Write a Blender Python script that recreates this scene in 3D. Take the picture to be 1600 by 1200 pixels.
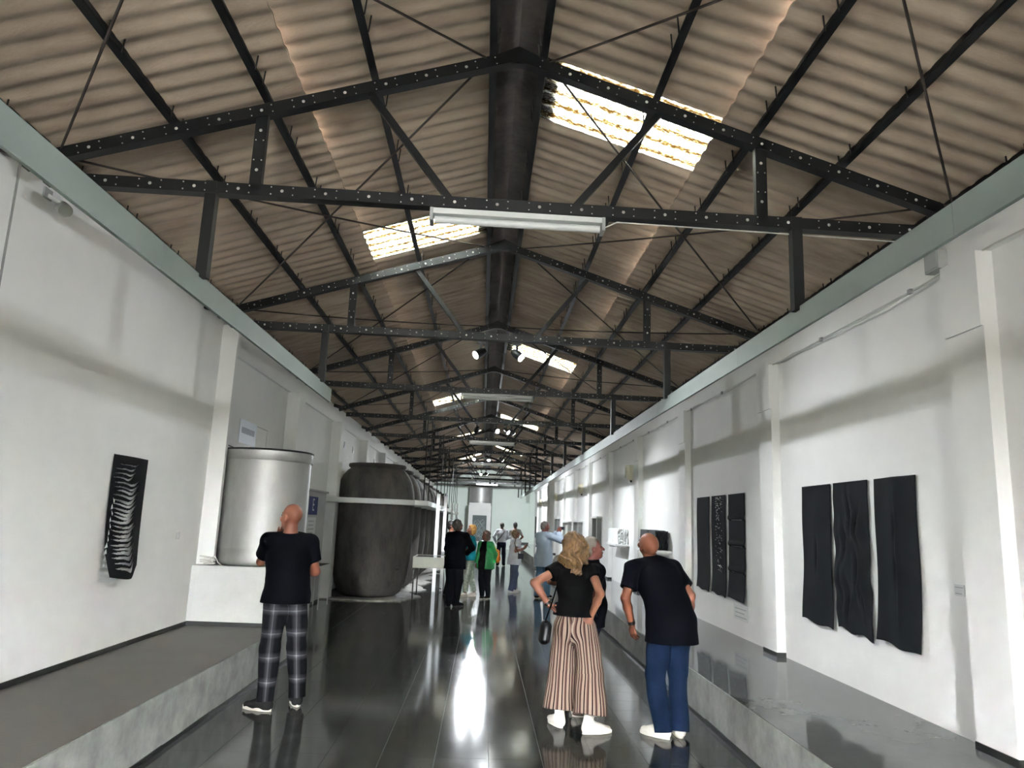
import bpy, bmesh, math, random
import numpy as np
from mathutils import Vector, Matrix
from mathutils.geometry import tessellate_polygon

random.seed(7)
SC = bpy.context.scene
for o_ in list(bpy.data.objects):
    bpy.data.objects.remove(o_)
COL = SC.collection

# ------------------------------------------------------------------ camera
PITCH_PX, F_PX, CAM_H = 215.0, 1150.0, 1.75
ROLL = math.radians(2.3)


def camera_axes():
    dx, dy = 754.0 - 800.0, 815.0 - 600.0          # where the hall's long lines meet, from the picture's centre
    c, s = math.cos(ROLL), math.sin(ROLL)
    x, y = c * dx + s * dy, -s * dx + c * dy
    Y = np.array([x, y, F_PX]); Y /= np.linalg.norm(Y)
    up = np.array([0, -F_PX, y]); up /= np.linalg.norm(up)
    X = np.cross(Y, up)
    M = np.stack([X, Y, up], 1)
    return np.array([[c, -s, 0], [s, c, 0], [0, 0, 1]]) @ M


RC = camera_axes()
cam_data = bpy.data.cameras.new('camera')
cam = bpy.data.objects.new('camera', cam_data)
COL.objects.link(cam)
cam_data.sensor_width = 36.0
cam_data.lens = 36.0 * F_PX / 1600.0
cam_data.clip_start, cam_data.clip_end = 0.05, 400
m4 = Matrix.Identity(4)
for i in range(3):
    m4[i][0], m4[i][1], m4[i][2] = RC[0][i], -RC[1][i], -RC[2][i]
m4[0][3], m4[1][3], m4[2][3] = 0.0, 0.0, CAM_H
cam.matrix_world = m4
SC.camera = cam

# ------------------------------------------------------------------ world, exposure
SKY = 66.0
world = bpy.data.worlds.new('overcast_sky')
SC.world = world
world.use_nodes = True
bg = world.node_tree.nodes['Background']
bg.inputs[0].default_value = (0.95, 0.97, 1.0, 1)
bg.inputs[1].default_value = SKY
SPOT_W = 115.0
SC.view_settings.view_transform = 'Standard'
SC.view_settings.look = 'None'
SC.view_settings.gamma = 1.0
SC.view_settings.use_curve_mapping = False
SC.view_settings.exposure = 3.1
try:
    SC.cycles.use_denoising = True
    SC.cycles.max_bounces = 10
    SC.cycles.diffuse_bounces = 6
    SC.cycles.glossy_bounces = 4
    SC.cycles.sample_clamp_indirect = 6.0
    SC.cycles.caustics_reflective = False
    SC.cycles.caustics_refractive = False
except Exception:
    pass


# ------------------------------------------------------------------ materials
def lin(c):
    return tuple(((v / 255.0) / 12.92 if v / 255.0 <= 0.04045 else ((v / 255.0 + 0.055) / 1.055) ** 2.4) for v in c)


MATS = {}


def mat(name, rgb, rough=0.6, metal=0.0, var=0.0, scale=4.0, stretch=(1, 1, 1), rgb2=None, bump=0.0, bscale=40.0,
        coords='Object', rough_var=0.0, spec=0.5, detail=5.0):
    if name in MATS:
        return MATS[name]
    m = bpy.data.materials.new(name)
    m.use_nodes = True
    nt = m.node_tree
    b = nt.nodes['Principled BSDF']
    c1 = lin(rgb)
    b.inputs['Base Color'].default_value = (*c1, 1)
    b.inputs['Roughness'].default_value = rough
    b.inputs['Metallic'].default_value = metal
    b.inputs['Specular IOR Level'].default_value = spec
    if var > 0 or rgb2 is not None or bump > 0 or rough_var > 0:
        tc = nt.nodes.new('ShaderNodeTexCoord')
        mp = nt.nodes.new('ShaderNodeMapping')
        mp.inputs['Scale'].default_value = stretch
        nt.links.new(tc.outputs[coords], mp.inputs['Vector'])
        nz = nt.nodes.new('ShaderNodeTexNoise')
        nz.inputs['Scale'].default_value = scale
        nz.inputs['Detail'].default_value = detail
        nz.inputs['Roughness'].default_value = 0.65
        nt.links.new(mp.outputs[0], nz.inputs['Vector'])
        if var > 0 or rgb2 is not None:
            rp = nt.nodes.new('ShaderNodeValToRGB')
            rp.color_ramp.elements[0].position = 0.32
            rp.color_ramp.elements[1].position = 0.68
            c2 = lin(rgb2) if rgb2 is not None else tuple(min(1, v * (1 + var)) for v in c1)
            c0 = c1 if rgb2 is not None else tuple(v * (1 - var) for v in c1)
            rp.color_ramp.elements[0].color = (*c0, 1)
            rp.color_ramp.elements[1].color = (*c2, 1)
            nt.links.new(nz.outputs['Fac'], rp.inputs[0])
            nt.links.new(rp.outputs[0], b.inputs['Base Color'])
        if rough_var > 0:
            mr = nt.nodes.new('ShaderNodeMapRange')
            mr.inputs['To Min'].default_value = max(0.02, rough - rough_var)
            mr.inputs['To Max'].default_value = rough + rough_var
            nt.links.new(nz.outputs['Fac'], mr.inputs['Value'])
            nt.links.new(mr.outputs[0], b.inputs['Roughness'])
        if bump > 0:
            n2 = nt.nodes.new('ShaderNodeTexNoise')
            n2.inputs['Scale'].default_value = bscale
            n2.inputs['Detail'].default_value = 3.0
            nt.links.new(mp.outputs[0], n2.inputs['Vector'])
            bp = nt.nodes.new('ShaderNodeBump')
            bp.inputs['Strength'].default_value = bump
            bp.inputs['Distance'].default_value = 0.01
            nt.links.new(n2.outputs['Fac'], bp.inputs['Height'])
            nt.links.new(bp.outputs[0], b.inputs['Normal'])
    MATS[name] = m
    return m


def emat(name, rgb, strength):
    m = bpy.data.materials.new(name)
    m.use_nodes = True
    b = m.node_tree.nodes['Principled BSDF']
    b.inputs['Base Color'].default_value = (*lin(rgb), 1)
    b.inputs['Emission Color'].default_value = (*lin(rgb), 1)
    b.inputs['Emission Strength'].default_value = strength
    return m


WHITE = mat('white_wall_paint', (236, 236, 233), 0.75, var=0.03, scale=1.3, bump=0.12, bscale=9)
PAINT2 = mat('white_painted_block', (188, 188, 185), 0.7, var=0.05, scale=3, bump=0.2, bscale=25)
CURB = mat('limewashed_curb', (130, 132, 128), 0.7, rgb2=(170, 172, 168), scale=4, bump=0.5, bscale=14)
CURBG = mat('shaded_grey_curb', (98, 98, 94), 0.75, var=0.15, scale=4, bump=0.4, bscale=14)  # shade on the far curb, painted in as a darker grey
PLATL = mat('grey_brown_platform_paint', (100, 95, 91), 0.42, var=0.10, scale=2.2, bump=0.1, bscale=30, rough_var=0.1)
PLATR = mat('grey_gloss_platform_paint', (110, 113, 114), 0.06, var=0.12, scale=1.7, bump=0.015, bscale=6, rough_var=0.03)
FLOORM = mat('polished_dark_tile', (58, 61, 60), 0.10, rgb2=(74, 77, 75), scale=1.6, bump=0.014, bscale=5, rough_var=0.03, spec=0.45,
             coords='Generated')
GROUT = mat('floor_joint', (58, 60, 59), 0.5)
BLACKB = mat('black_skirting', (26, 29, 28), 0.45, var=0.2, scale=6)
BLACKM = mat('black_painted_steel', (9, 10, 11), 0.5, var=0.25, scale=8, spec=0.3)
RIVET = mat('pale_rivet', (170, 168, 160), 0.5)
PELM = mat('grey_green_pelmet_paint', (112, 121, 116), 0.6, var=0.05, scale=2)
ROOFM = mat('fibre_cement_sheet', (136, 119, 104), 0.85, rgb2=(166, 149, 132), scale=2.6, stretch=(0.5, 2.5, 1), bump=0.2, bscale=60)
RIDGE = mat('stained_ridge_cap', (30, 27, 25), 0.9, rgb2=(60, 54, 50), scale=5, bump=0.3, bscale=20)
TUBEW = mat('white_enamel_batten', (205, 206, 204), 0.4)
METAL = mat('brushed_steel_tank', (158, 158, 155), 0.5, metal=0.6, var=0.2, scale=2.2, stretch=(1, 1, 0.35), rough_var=0.1)
JAR = mat('dark_aged_concrete', (34, 32, 30), 0.85, rgb2=(78, 73, 67), scale=1.9, stretch=(1.6, 1.6, 0.55), bump=0.6, bscale=12)
WALKM = mat('white_walkway_paint', (212, 214, 212), 0.55)
CLOTHB = mat('black_felt', (20, 23, 26), 0.9, var=0.2, scale=3, bump=0.25, bscale=180, spec=0.15)
FELTBACK = mat('grey_felt_back', (120, 120, 118), 0.9)
PAPERB = mat('black_paper', (8, 9, 12), 0.8, spec=0.15)
PAPERW = mat('white_paper', (225, 226, 224), 0.8)
BLACKP = mat('black_plastic', (14, 14, 15), 0.35)
GREYP = mat('grey_plastic', (150, 151, 149), 0.5)
CREAM = mat('cream_plastic', (206, 200, 176), 0.5)
CABLE = mat('pale_cable', (196, 194, 188), 0.6)
DARKW = mat('dark_wire', (30, 27, 25), 0.6)
RUST = mat('rusty_rod', (44, 34, 29), 0.7)


# ------------------------------------------------------------------ mesh helpers
class MB:
    """collects shapes, then links them as ONE mesh object"""

    def __init__(self):
        self.v, self.f = [], []

    def add(self, vs, fs):
        n = len(self.v)
        self.v += [tuple(map(float, p)) for p in vs]
        self.f += [tuple(i + n for i in q) for q in fs]
        return self

    def box(self, x0, x1, y0, y1, z0, z1):
        vs = [(x0, y0, z0), (x1, y0, z0), (x1, y1, z0), (x0, y1, z0), (x0, y0, z1), (x1, y0, z1), (x1, y1, z1), (x0, y1, z1)]
        return self.add(vs, [(0, 3, 2, 1), (4, 5, 6, 7), (0, 1, 5, 4), (1, 2, 6, 5), (2, 3, 7, 6), (3, 0, 4, 7)])

    def bar(self, a, b, w, d, side=(0, 1, 0)):
        """rectangular bar a->b, w across `side`, d across the third direction"""
        a, b = Vector(a), Vector(b)
        ax = (b - a).normalized()
        s = Vector(side)
        s = (s - ax * s.dot(ax)).normalized()
        t = ax.cross(s)
        vs = []
        for p in (a, b):
            for i, j in ((-1, -1), (1, -1), (1, 1), (-1, 1)):
                vs.append(p + s * (i * w / 2) + t * (j * d / 2))
        return self.add(vs, [(0, 3, 2, 1), (4, 5, 6, 7), (0, 1, 5, 4), (1, 2, 6, 5), (2, 3, 7, 6), (3, 0, 4, 7)])

    def tube(self, pts, r, n=8, closed=False, radii=None):
        pts = [Vector(p) for p in pts]
        N = len(pts)
        rings = []
        prev = None
        for i, p in enumerate(pts):
            if closed:
                t = (pts[(i + 1) % N] - pts[i - 1]).normalized()
            else:
                t = (pts[min(i + 1, N - 1)] - pts[max(i - 1, 0)]).normalized()
            ref = prev if prev is not None else (Vector((0, 0, 1)) if abs(t.z) < 0.9 else Vector((1, 0, 0)))
            s = (ref - t * ref.dot(t)).normalized()
            prev = s
            u = t.cross(s)
            rr = radii[i] if radii else r
            rings.append([p + (s * math.cos(2 * math.pi * k / n) + u * math.sin(2 * math.pi * k / n)) * rr for k in range(n)])
        vs = [q for ring in rings for q in ring]
        fs = []
        for i in range(N if closed else N - 1):
            j = (i + 1) % N
            for k in range(n):
                k2 = (k + 1) % n
                fs.append((i * n + k, i * n + k2, j * n + k2, j * n + k))
        if not closed:
            fs.append(tuple(range(n - 1, -1, -1)))
            fs.append(tuple((N - 1) * n + k for k in range(n)))
        return self.add(vs, fs)

    def lathe(self, prof, n=32, c=(0, 0, 0), cap=True):
        vs, fs = [], []
        for (r, z) in prof:
            for k in range(n):
                a = 2 * math.pi * k / n
                vs.append((c[0] + r * math.cos(a), c[1] + r * math.sin(a), c[2] + z))
        for i in range(len(prof) - 1):
            for k in range(n):
                k2 = (k + 1) % n
                fs.append((i * n + k, i * n + k2, (i + 1) * n + k2, (i + 1) * n + k))
        if cap:
            fs.append(tuple(range(n - 1, -1, -1)))
            fs.append(tuple((len(prof) - 1) * n + k for k in range(n)))
        return self.add(vs, fs)

    def prism(self, poly, z0, z1, holes=()):
        loops = [[Vector((p[0], p[1], 0)) for p in poly]] + [[Vector((p[0], p[1], 0)) for p in h] for h in holes]
        tris = tessellate_polygon(loops)
        flat = [p for l in loops for p in l]
        n = len(flat)
        vs = [(p.x, p.y, z0) for p in flat] + [(p.x, p.y, z1) for p in flat]
        fs = [tuple(t) for t in tris] + [tuple(i + n for i in reversed(t)) for t in tris]
        o = 0
        for l in loops:
            for i in range(len(l)):
                j = (i + 1) % len(l)
                fs.append((o + i, o + j, o + j + n, o + i + n))
            o += len(l)
        return self.add(vs, fs)

    def mesh(self, name, material, smooth=False, sharp=None):
        me = bpy.data.meshes.new(name)
        me.from_pydata(self.v, [], self.f)
        bm = bmesh.new(); bm.from_mesh(me)
        bmesh.ops.recalc_face_normals(bm, faces=bm.faces)
        bm.to_mesh(me); bm.free()
        if material is not None:
            me.materials.append(material)
        if smooth:
            me.polygons.foreach_set('use_smooth', [True] * len(me.polygons))
            try:
                me.set_sharp_from_angle(angle=math.radians(sharp or 40))
            except Exception:
                pass
        me.update()
        return me

    def build(self, name, material, parent=None, smooth=False, sharp=None, loc=None, rotz=None):
        o = bpy.data.objects.new(name, self.mesh(name, material, smooth, sharp))
        COL.objects.link(o)
        if parent is not None:
            o.parent = parent
        if loc is not None:
            o.location = loc
        if rotz is not None:
            o.rotation_euler = (0, 0, rotz)
        return o


def tag(o, label=None, cat=None, group=None, kind=None):
    if label:
        o['label'] = label
    if cat:
        o['category'] = cat
    if group:
        o['group'] = group
    if kind:
        o['kind'] = kind
    return o


def empty(name, loc=(0, 0, 0), rotz=0.0):
    o = bpy.data.objects.new(name, None)
    o.empty_display_size = 0.1
    COL.objects.link(o)
    o.location = loc
    o.rotation_euler = (0, 0, rotz)
    return o


def link_copy(src, parent=None, loc=None):
    c = src.copy()
    COL.objects.link(c)
    c.parent = parent
    if loc is not None:
        c.location = loc
    return c


def copy_tree(o, parent=None):
    c = link_copy(o, parent)
    for ch in o.children:
        copy_tree(ch, c)
    return c


def struct(o):
    o['kind'] = 'structure'
    return o


def text(name, body, size, material, loc, rot, parent=None, extrude=0.001):
    cu = bpy.data.curves.new(name, 'FONT')
    cu.body = body
    cu.size = size
    cu.extrude = extrude
    cu.align_x = 'CENTER'
    cu.align_y = 'CENTER'
    cu.materials.append(material)
    tmp = bpy.data.objects.new(name, cu)
    COL.objects.link(tmp)
    me = bpy.data.meshes.new_from_object(tmp.evaluated_get(bpy.context.evaluated_depsgraph_get()))
    bpy.data.objects.remove(tmp)
    if not me.materials:
        me.materials.append(material)
    o = bpy.data.objects.new(name, me)
    COL.objects.link(o)
    o.location = loc
    o.rotation_euler = rot
    if parent:
        o.parent = parent
    return o


# ------------------------------------------------------------------ the hall: main measures
XL, XR = -3.43, 3.45            # side walls
YB, YE = -6.0, 50.0             # unseen end behind the camera, far end
CL, CR = -2.29, 2.14            # curbs of the two raised platforms
ZL, ZR = 0.42, 0.395            # their heights
XC = 0.11                       # under the ridge
Y0, DY = 4.9, 3.77              # first truss in view, truss spacing
YP = 9.15                       # far end of the left platform
SL = 0.318                      # roof slope
ZRIDGE = 5.31


def roof_z(x):
    return ZRIDGE - SL * abs(x - XC)
# ------------------------------------------------------------------ floor
floor = struct(MB().box(XL - 0.25, XR + 0.25, YB, YE, -0.12, -0.004).build('floor', GROUT))
TS = (CR - CL) / 11.0
tile_me = MB().add([(0.001, 0.001, -0.006), (TS - 0.001, 0.001, -0.006), (TS - 0.001, TS - 0.001, -0.006), (0.001, TS - 0.001, -0.006),
                    (0.0015, 0.0015, 0), (TS - 0.0015, 0.0015, 0), (TS - 0.0015, TS - 0.0015, 0), (0.0015, TS - 0.0015, 0)],
                   [(4, 5, 6, 7), (0, 1, 5, 4), (1, 2, 6, 5), (2, 3, 7, 6), (3, 0, 4, 7)]).mesh('floor_tile', None)
FLOORT = MATS['polished_dark_tile'].copy()
FLOORT.name = 'polished_dark_tile_world'


def world_coords(m):
    """feed the noise with the position in the hall, so tiles that share a mesh differ from each other"""
    nt = m.node_tree
    mp = [n for n in nt.nodes if n.type == 'MAPPING'][0]
    ge = nt.nodes.new('ShaderNodeNewGeometry')
    nt.links.new(ge.outputs['Position'], mp.inputs['Vector'])
    return m


world_coords(FLOORT)
tile_me.materials.append(FLOORT)
NROW0, TY0 = 27, 4.75
for r in range(NROW0):
    for c in range(11):
        o = bpy.data.objects.new('floor_tile', tile_me)
        COL.objects.link(o)
        o.location = (CL + c * TS, TY0 + r * TS, 0.0)
        o.parent = floor
rest = MB()
for ya, yb in ((YB, TY0), (TY0 + NROW0 * TS, YE)):
    n = max(1, int(round((yb - ya) / TS)))
    d = (yb - ya) / n
    for r in range(n):
        for c in range(11):
            x, y = CL + c * TS, ya + r * d
            rest.add([(x + 0.0015, y + 0.0015, 0), (x + TS - 0.0015, y + 0.0015, 0), (x + TS - 0.0015, y + d - 0.0015, 0), (x + 0.0015, y + d - 0.0015, 0)],
                     [(0, 1, 2, 3)])
# the strip between the corridor and the left wall, beyond the block
x0, x1, ya, yb = XL, CL, YP + 1.3, YE
nx, ny = 3, int((yb - ya) / TS)
dx_, dy_ = (x1 - x0) / nx, (yb - ya) / ny
for i in range(nx):
    for j in range(ny):
        x, y = x0 + i * dx_, ya + j * dy_
        rest.add([(x + 0.0015, y + 0.0015, 0), (x + dx_ - 0.0015, y + 0.0015, 0), (x + dx_ - 0.0015, y + dy_ - 0.0015, 0), (x + 0.0015, y + dy_ - 0.0015, 0)],
                 [(0, 1, 2, 3)])
tag(rest.build('floor_tiles_far', FLOORT, floor), kind='stuff')

# ------------------------------------------------------------------ platforms with their curbs and skirtings
pl = struct(empty('platform_left'))
MB().box(XL, CL, YB, YP, 0, ZL - 0.004).build('curb_body', CURB, pl)
MB().box(XL, CL - 0.012, YB, YP, ZL - 0.004, ZL).build('platform_top', PLATL, pl)
pr = struct(empty('platform_right'))
MB().box(CR, XR, YB, 24.3, 0, ZR - 0.004).build('curb_body', CURB, pr)
MB().box(CR, XR, 24.3, YE, 0, ZR - 0.004).build('curb_body', CURBG, pr)
MB().box(CR + 0.012, XR, YB, YE, ZR - 0.004, ZR).build('platform_top', PLATR, pr)


def ragged_strip(x, sgn, y0, y1, h, seed):
    """black skirting strip with a slightly uneven painted top edge"""
    rnd = random.Random(seed)
    m = MB()
    y = y0
    while y < y1:
        d = rnd.uniform(0.35, 0.8)
        hh = h * rnd.uniform(0.85, 1.12)
        m.box(min(x, x + sgn * 0.008), max(x, x + sgn * 0.008), y, min(y + d, y1), 0.0, hh)
        y += d
    return m


struct(ragged_strip(CL, 1, YB, YP + 1.3, 0.035, 1).build('baseboard_left', BLACKB))
struct(ragged_strip(CR, -1, YB, YE, 0.04, 2).build('baseboard_right', BLACKB))
struct(MB().box(XL, XL + 0.012, YB, YP, ZL, ZL + 0.045).build('baseboard_platform_left', BLACKB))
struct(MB().box(XL + 0.012, CL, YP - 0.012, YP, ZL, ZL + 0.05).build('baseboard_block', BLACKB))

# ------------------------------------------------------------------ walls
wl = struct(empty('wall_left'))
MB().box(XL - 0.25, XL, YB, YE, -0.1, 4.2).build('wall_panel', WHITE, wl)
wr = struct(empty('wall_right'))
MB().box(XR, XR + 0.25, YB, YE, -0.1, 4.2).build('wall_panel', WHITE, wr)
MB().box(XR - 0.05, XR, YB, YE, 3.74, 4.16).build('top_beam', WHITE, wr)
MB().box(XL, XL + 0.05, 9.67, YE, 3.80, 4.16).build('top_beam', WHITE, wl)
for k in range(-1, 12):
    yc = Y0 + 0.03 + DY * k
    m = MB().box(XR - 0.10, XR, yc - 0.2, yc + 0.2, ZR, 3.74)
    m.build('pilaster', WHITE, wr)
    MB().box(XR - 0.12, XR - 0.10, yc - 0.2, yc + 0.2, 3.2, 3.74).build('pilaster_head', WHITE, wr)
    MB().box(XR - 0.108, XR - 0.10, yc - 0.205, yc + 0.2, ZR, ZR + 0.05).build('pilaster_skirting', BLACKB, wr)
    MB().box(XR - 0.10, XR, yc - 0.208, yc - 0.2, ZR, ZR + 0.05).build('pilaster_skirting', BLACKB, wr)
MB().box(XL, XL + 0.20, 9.27, 9.35, 1.11, 4.1).build('pilaster', WHITE, wl)
for k in range(10):
    yc = 12.58 + 3.77 * k + (0.2 if k == 6 else 0)
    MB().box(XL, XL + 0.21, yc, yc + 0.4, 0, 3.80).build('pilaster', WHITE, wl)
MB().box(XL, XL + 0.012, 10.5, YE, 0, 0.06).build('skirting', BLACKB, wl)
MB().box(XL, XL + 0.004, 5.02, 5.045, ZL + 0.05, 4.15).build('wall_joint', mat('joint_grey', (150, 150, 148), 0.8), wl)
# small square sockets high on the left wall
for k in range(8):
    MB().box(XL, XL + 0.012, 17.9 + k * 3.77, 18.05 + k * 3.77, 3.36, 3.52).build('vent_hole', BLACKB, wl)
    MB().box(XL, XL + 0.012, 19.1 + k * 3.77, 19.25 + k * 3.77, 3.36, 3.52).build('vent_hole', BLACKB, wl)
ENDW = mat('pale_green_white_end_wall', (206, 216, 208), 0.75, var=0.03, scale=1.0)
we = struct(empty('wall_end'))
MB().box(XL - 0.25, XR + 0.25, YE, YE + 0.25, -0.1, 5.5).build('wall_panel', ENDW, we)
MB().box(CR, XR, YE - 0.012, YE, ZR, ZR + 0.10).build('skirting', BLACKB, we)
MB().box(XR - 0.35, XR, YE - 0.12, YE, ZR, 3.74).build('corner_pier', ENDW, we)
# the unseen end behind the camera; its doorway is added to let daylight in
wb = struct(empty('wall_back'))
MB().box(XL - 0.25, -0.5, YB - 0.25, YB, -0.1, 5.5).build('wall_panel', WHITE, wb)
MB().box(0.5, XR + 0.25, YB - 0.25, YB, -0.1, 5.5).build('wall_panel', WHITE, wb)
MB().box(-0.5, 0.5, YB - 0.25, YB, 2.05, 5.5).build('lintel', WHITE, wb)
struct(MB().box(-30, 30, -40, YB, -0.2, -0.02).build('ground', mat('pale_yard', (150, 147, 140), 0.9)))

# ------------------------------------------------------------------ roof
ceil = struct(empty('ceiling'))
PITCH, NW = 0.177, 5
SW = PITCH * NW
SEAM = 1.62                       # slope run of the upper sheets, in x
NSEG = 8


def sheet_mesh(name, xa, xb, lift):
    m = MB()
    n = NW * NSEG
    cols = []
    for j, x in enumerate((xa, (xa + xb) / 2, xb)):
        for i in range(n + 1):
            y = -0.02 + i * (SW + 0.04) / n
            z = -SL * x + lift + 0.011 * math.cos(2 * math.pi * y / PITCH)
            cols.append((x, y, z))
    W = n + 1
    vs = cols + [(x, y, z + 0.007) for (x, y, z) in cols]
    N = len(cols)
    fs = []
    for j in range(2):
        for i in range(n):
            a, b, c, d = j * W + i, j * W + i + 1, (j + 1) * W + i + 1, (j + 1) * W + i
            fs.append((a, b, c, d)); fs.append((a + N, d + N, c + N, b + N))
    for i in range(n):
        fs.append((i, i + N, i + 1 + N, i + 1))
        fs.append((2 * W + i, 2 * W + i + 1, 2 * W + i + 1 + N, 2 * W + i + N))
    m.add(vs, fs)
    return m.mesh(name, None, smooth=True, sharp=60)


SKYM = bpy.data.materials.new('translucent_skylight_sheet')
SKYM.use_nodes = True
nt = SKYM.node_tree
nt.nodes.clear()
out = nt.nodes.new('ShaderNodeOutputMaterial')
tr = nt.nodes.new('ShaderNodeBsdfTranslucent')
df = nt.nodes.new('ShaderNodeBsdfDiffuse')
mx = nt.nodes.new('ShaderNodeMixShader')
mx.inputs[0].default_value = 0.25
ge = nt.nodes.new('ShaderNodeNewGeometry')
mp = nt.nodes.new('ShaderNodeMapping')
mp.inputs['Scale'].default_value = (1.0, 3.0, 1.0)
nz = nt.nodes.new('ShaderNodeTexNoise')
nz.inputs['Scale'].default_value = 26.0
nz.inputs['Detail'].default_value = 8.0
nz.inputs['Roughness'].default_value = 0.75
rp = nt.nodes.new('ShaderNodeValToRGB')
els = rp.color_ramp.elements
els[0].position, els[0].color = 0.36, (*lin((40, 30, 18)), 1)
els[1].position, els[1].color = 0.56, (*lin((176, 182, 182)), 1)
e_ = els.new(0.47); e_.color = (*lin((74, 66, 44)), 1)
nt.links.new(ge.outputs['Position'], mp.inputs['Vector'])
nt.links.new(mp.outputs[0], nz.inputs['Vector'])
sx_ = nt.nodes.new('ShaderNodeSeparateXYZ')
nt.links.new(ge.outputs['Position'], sx_.inputs[0])
mm = []
for op_, val_ in (('SUBTRACT', 5.02 + 0.052), ('MULTIPLY', 2 * math.pi / 0.177), ('COSINE', 0), ('MULTIPLY', 0.5), ('ADD', 0.5), ('POWER', 9.0), ('MULTIPLY', -0.10)):
    q_ = nt.nodes.new('ShaderNodeMath'); q_.operation = op_
    q_.inputs[1].default_value = val_
    nt.links.new(mm[-1].outputs[0] if mm else sx_.outputs['Y'], q_.inputs[0])
    mm.append(q_)
ad_ = nt.nodes.new('ShaderNodeMath'); ad_.operation = 'ADD'
nt.links.new(nz.outputs['Fac'], ad_.inputs[0]); nt.links.new(mm[-1].outputs[0], ad_.inputs[1])
nt.links.new(ad_.outputs[0], rp.inputs[0])
nt.links.new(rp.outputs[0], tr.inputs['Color'])
nt.links.new(rp.outputs[0], df.inputs['Color'])
nt.links.new(tr.outputs[0], mx.inputs[1])
nt.links.new(df.outputs[0], mx.inputs[2])
nt.links.new(mx.outputs[0], out.inputs[0])
world_coords(ROOFM)

up_me = sheet_mesh('roof_sheet_upper', 0.18, SEAM + 0.06, 0.0)
lo_me = sheet_mesh('roof_sheet_lower', SEAM - 0.06, 3.75, -0.022)
sky_me = up_me.copy(); sky_me.name = 'skylight_sheet'
up_me.materials.append(ROOFM); lo_me.materials.append(ROOFM); sky_me.materials.append(SKYM)
SKY_R = (-4.2, 5.02, 14.0, 23.9, 33.4, 42.6)  # the first is unseen behind the camera, added for more top light
SKY_L = (-2.4, 7.68, 18.95, 28.4, 37.6)  # here too the first is out of view, added for its daylight
ys = YB - 0.3 + ((5.02 - (YB - 0.3)) % SW)
rows = []
y = ys - SW
while y < YE + 0.3:
    rows.append(y); y += SW


def near_row(t):
    return min(range(len(rows)), key=lambda i: abs(rows[i] - t))


sky_r = {near_row(t) for t in SKY_R}
sky_l = {near_row(t) for t in SKY_L}
for side in (1, -1):
    for i, y in enumerate(rows):
        for me, lower in ((up_me, False), (lo_me, True)):
            is_sky = (not lower) and i in (sky_r if side == 1 else sky_l)
            o = bpy.data.objects.new('skylight_sheet' if is_sky else 'roof_sheet', sky_me if is_sky else me)
            COL.objects.link(o)
            o.parent = ceil
            o.location = (XC, y, ZRIDGE + random.uniform(-0.003, 0.003))
            o.scale = (side, 1, 1)
m = MB()
m.add([(XC - 0.34, YB - 0.3, ZRIDGE - 0.095), (XC, YB - 0.3, ZRIDGE + 0.012), (XC + 0.34, YB - 0.3, ZRIDGE - 0.095),
       (XC - 0.34, YE + 0.3, ZRIDGE - 0.095), (XC, YE + 0.3, ZRIDGE + 0.012), (XC + 0.34, YE + 0.3, ZRIDGE - 0.095)],
      [(0, 1, 4, 3), (1, 2, 5, 4)])
m.build('ridge_cap', RIDGE, ceil)
# purlins: black steel angles lying across the trusses
PUR = (0.19, 1.04, 1.79, 2.44, 3.27)
for sgn in (-1, 1):
    for i, d in enumerate(PUR):
        x = XC + sgn * d
        z = roof_z(x) - 0.018 - 0.035
        m = MB()
        m.bar((x, YB, z), (x, YE, z), 0.034, 0.056, (1, 0, -SL * sgn))
        m.bar((x + 0.006 * sgn, YB, z - 0.030), (x + 0.006 * sgn, YE, z - 0.030), 0.044, 0.008, (1, 0, -SL * sgn))
        p = m.build('purlin', BLACKM, ceil)
        hk = MB()
        y = 3.0 + 0.3 * i
        while y < 26:
            for dd in (0.0, 0.17):
                hk.bar((x - sgn * 0.035, y + dd, z - 0.05), (x - sgn * 0.045, y + dd, z + 0.075), 0.008, 0.008)
            y += SW
        tag(hk.build('hook_bolts', DARKW, p), kind='stuff')
# crossed bracing rods under both slopes
rod_protos = {}
for k in range(-1, 11):
    ya, yb = Y0 + DY * k, Y0 + DY * (k + 1)
    for sgn in (-1, 1):
        xa, xb = XC + sgn * 0.22, XC + sgn * 3.2
        za, zb = roof_z(xa) - 0.14, roof_z(xb) - 0.14
        for q in (0, 1):
            p, e = ((xa, ya, za), (xb, yb, zb)) if q == 0 else ((xb, ya, zb), (xa, yb, za))
            sag = 0.03 if q else 0.012
            pts = []
            for t in range(9):
                u = t / 8
                pts.append(tuple(p[i] + (e[i] - p[i]) * u for i in range(2)) + (p[2] + (e[2] - p[2]) * u - sag * 4 * u * (1 - u),))
            MB().tube(pts, 0.009 if k < 3 else 0.008, 6).build('brace_rod', RUST, ceil)

# ------------------------------------------------------------------ trusses
ZT = 3.95                       # middle of the tie beam
RA = (XC, 5.13); RE = 3.38      # apex of the rafter's middle line, half span
HZ = lambda x: 5.13 - 0.318 * abs(x - XC)


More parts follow.
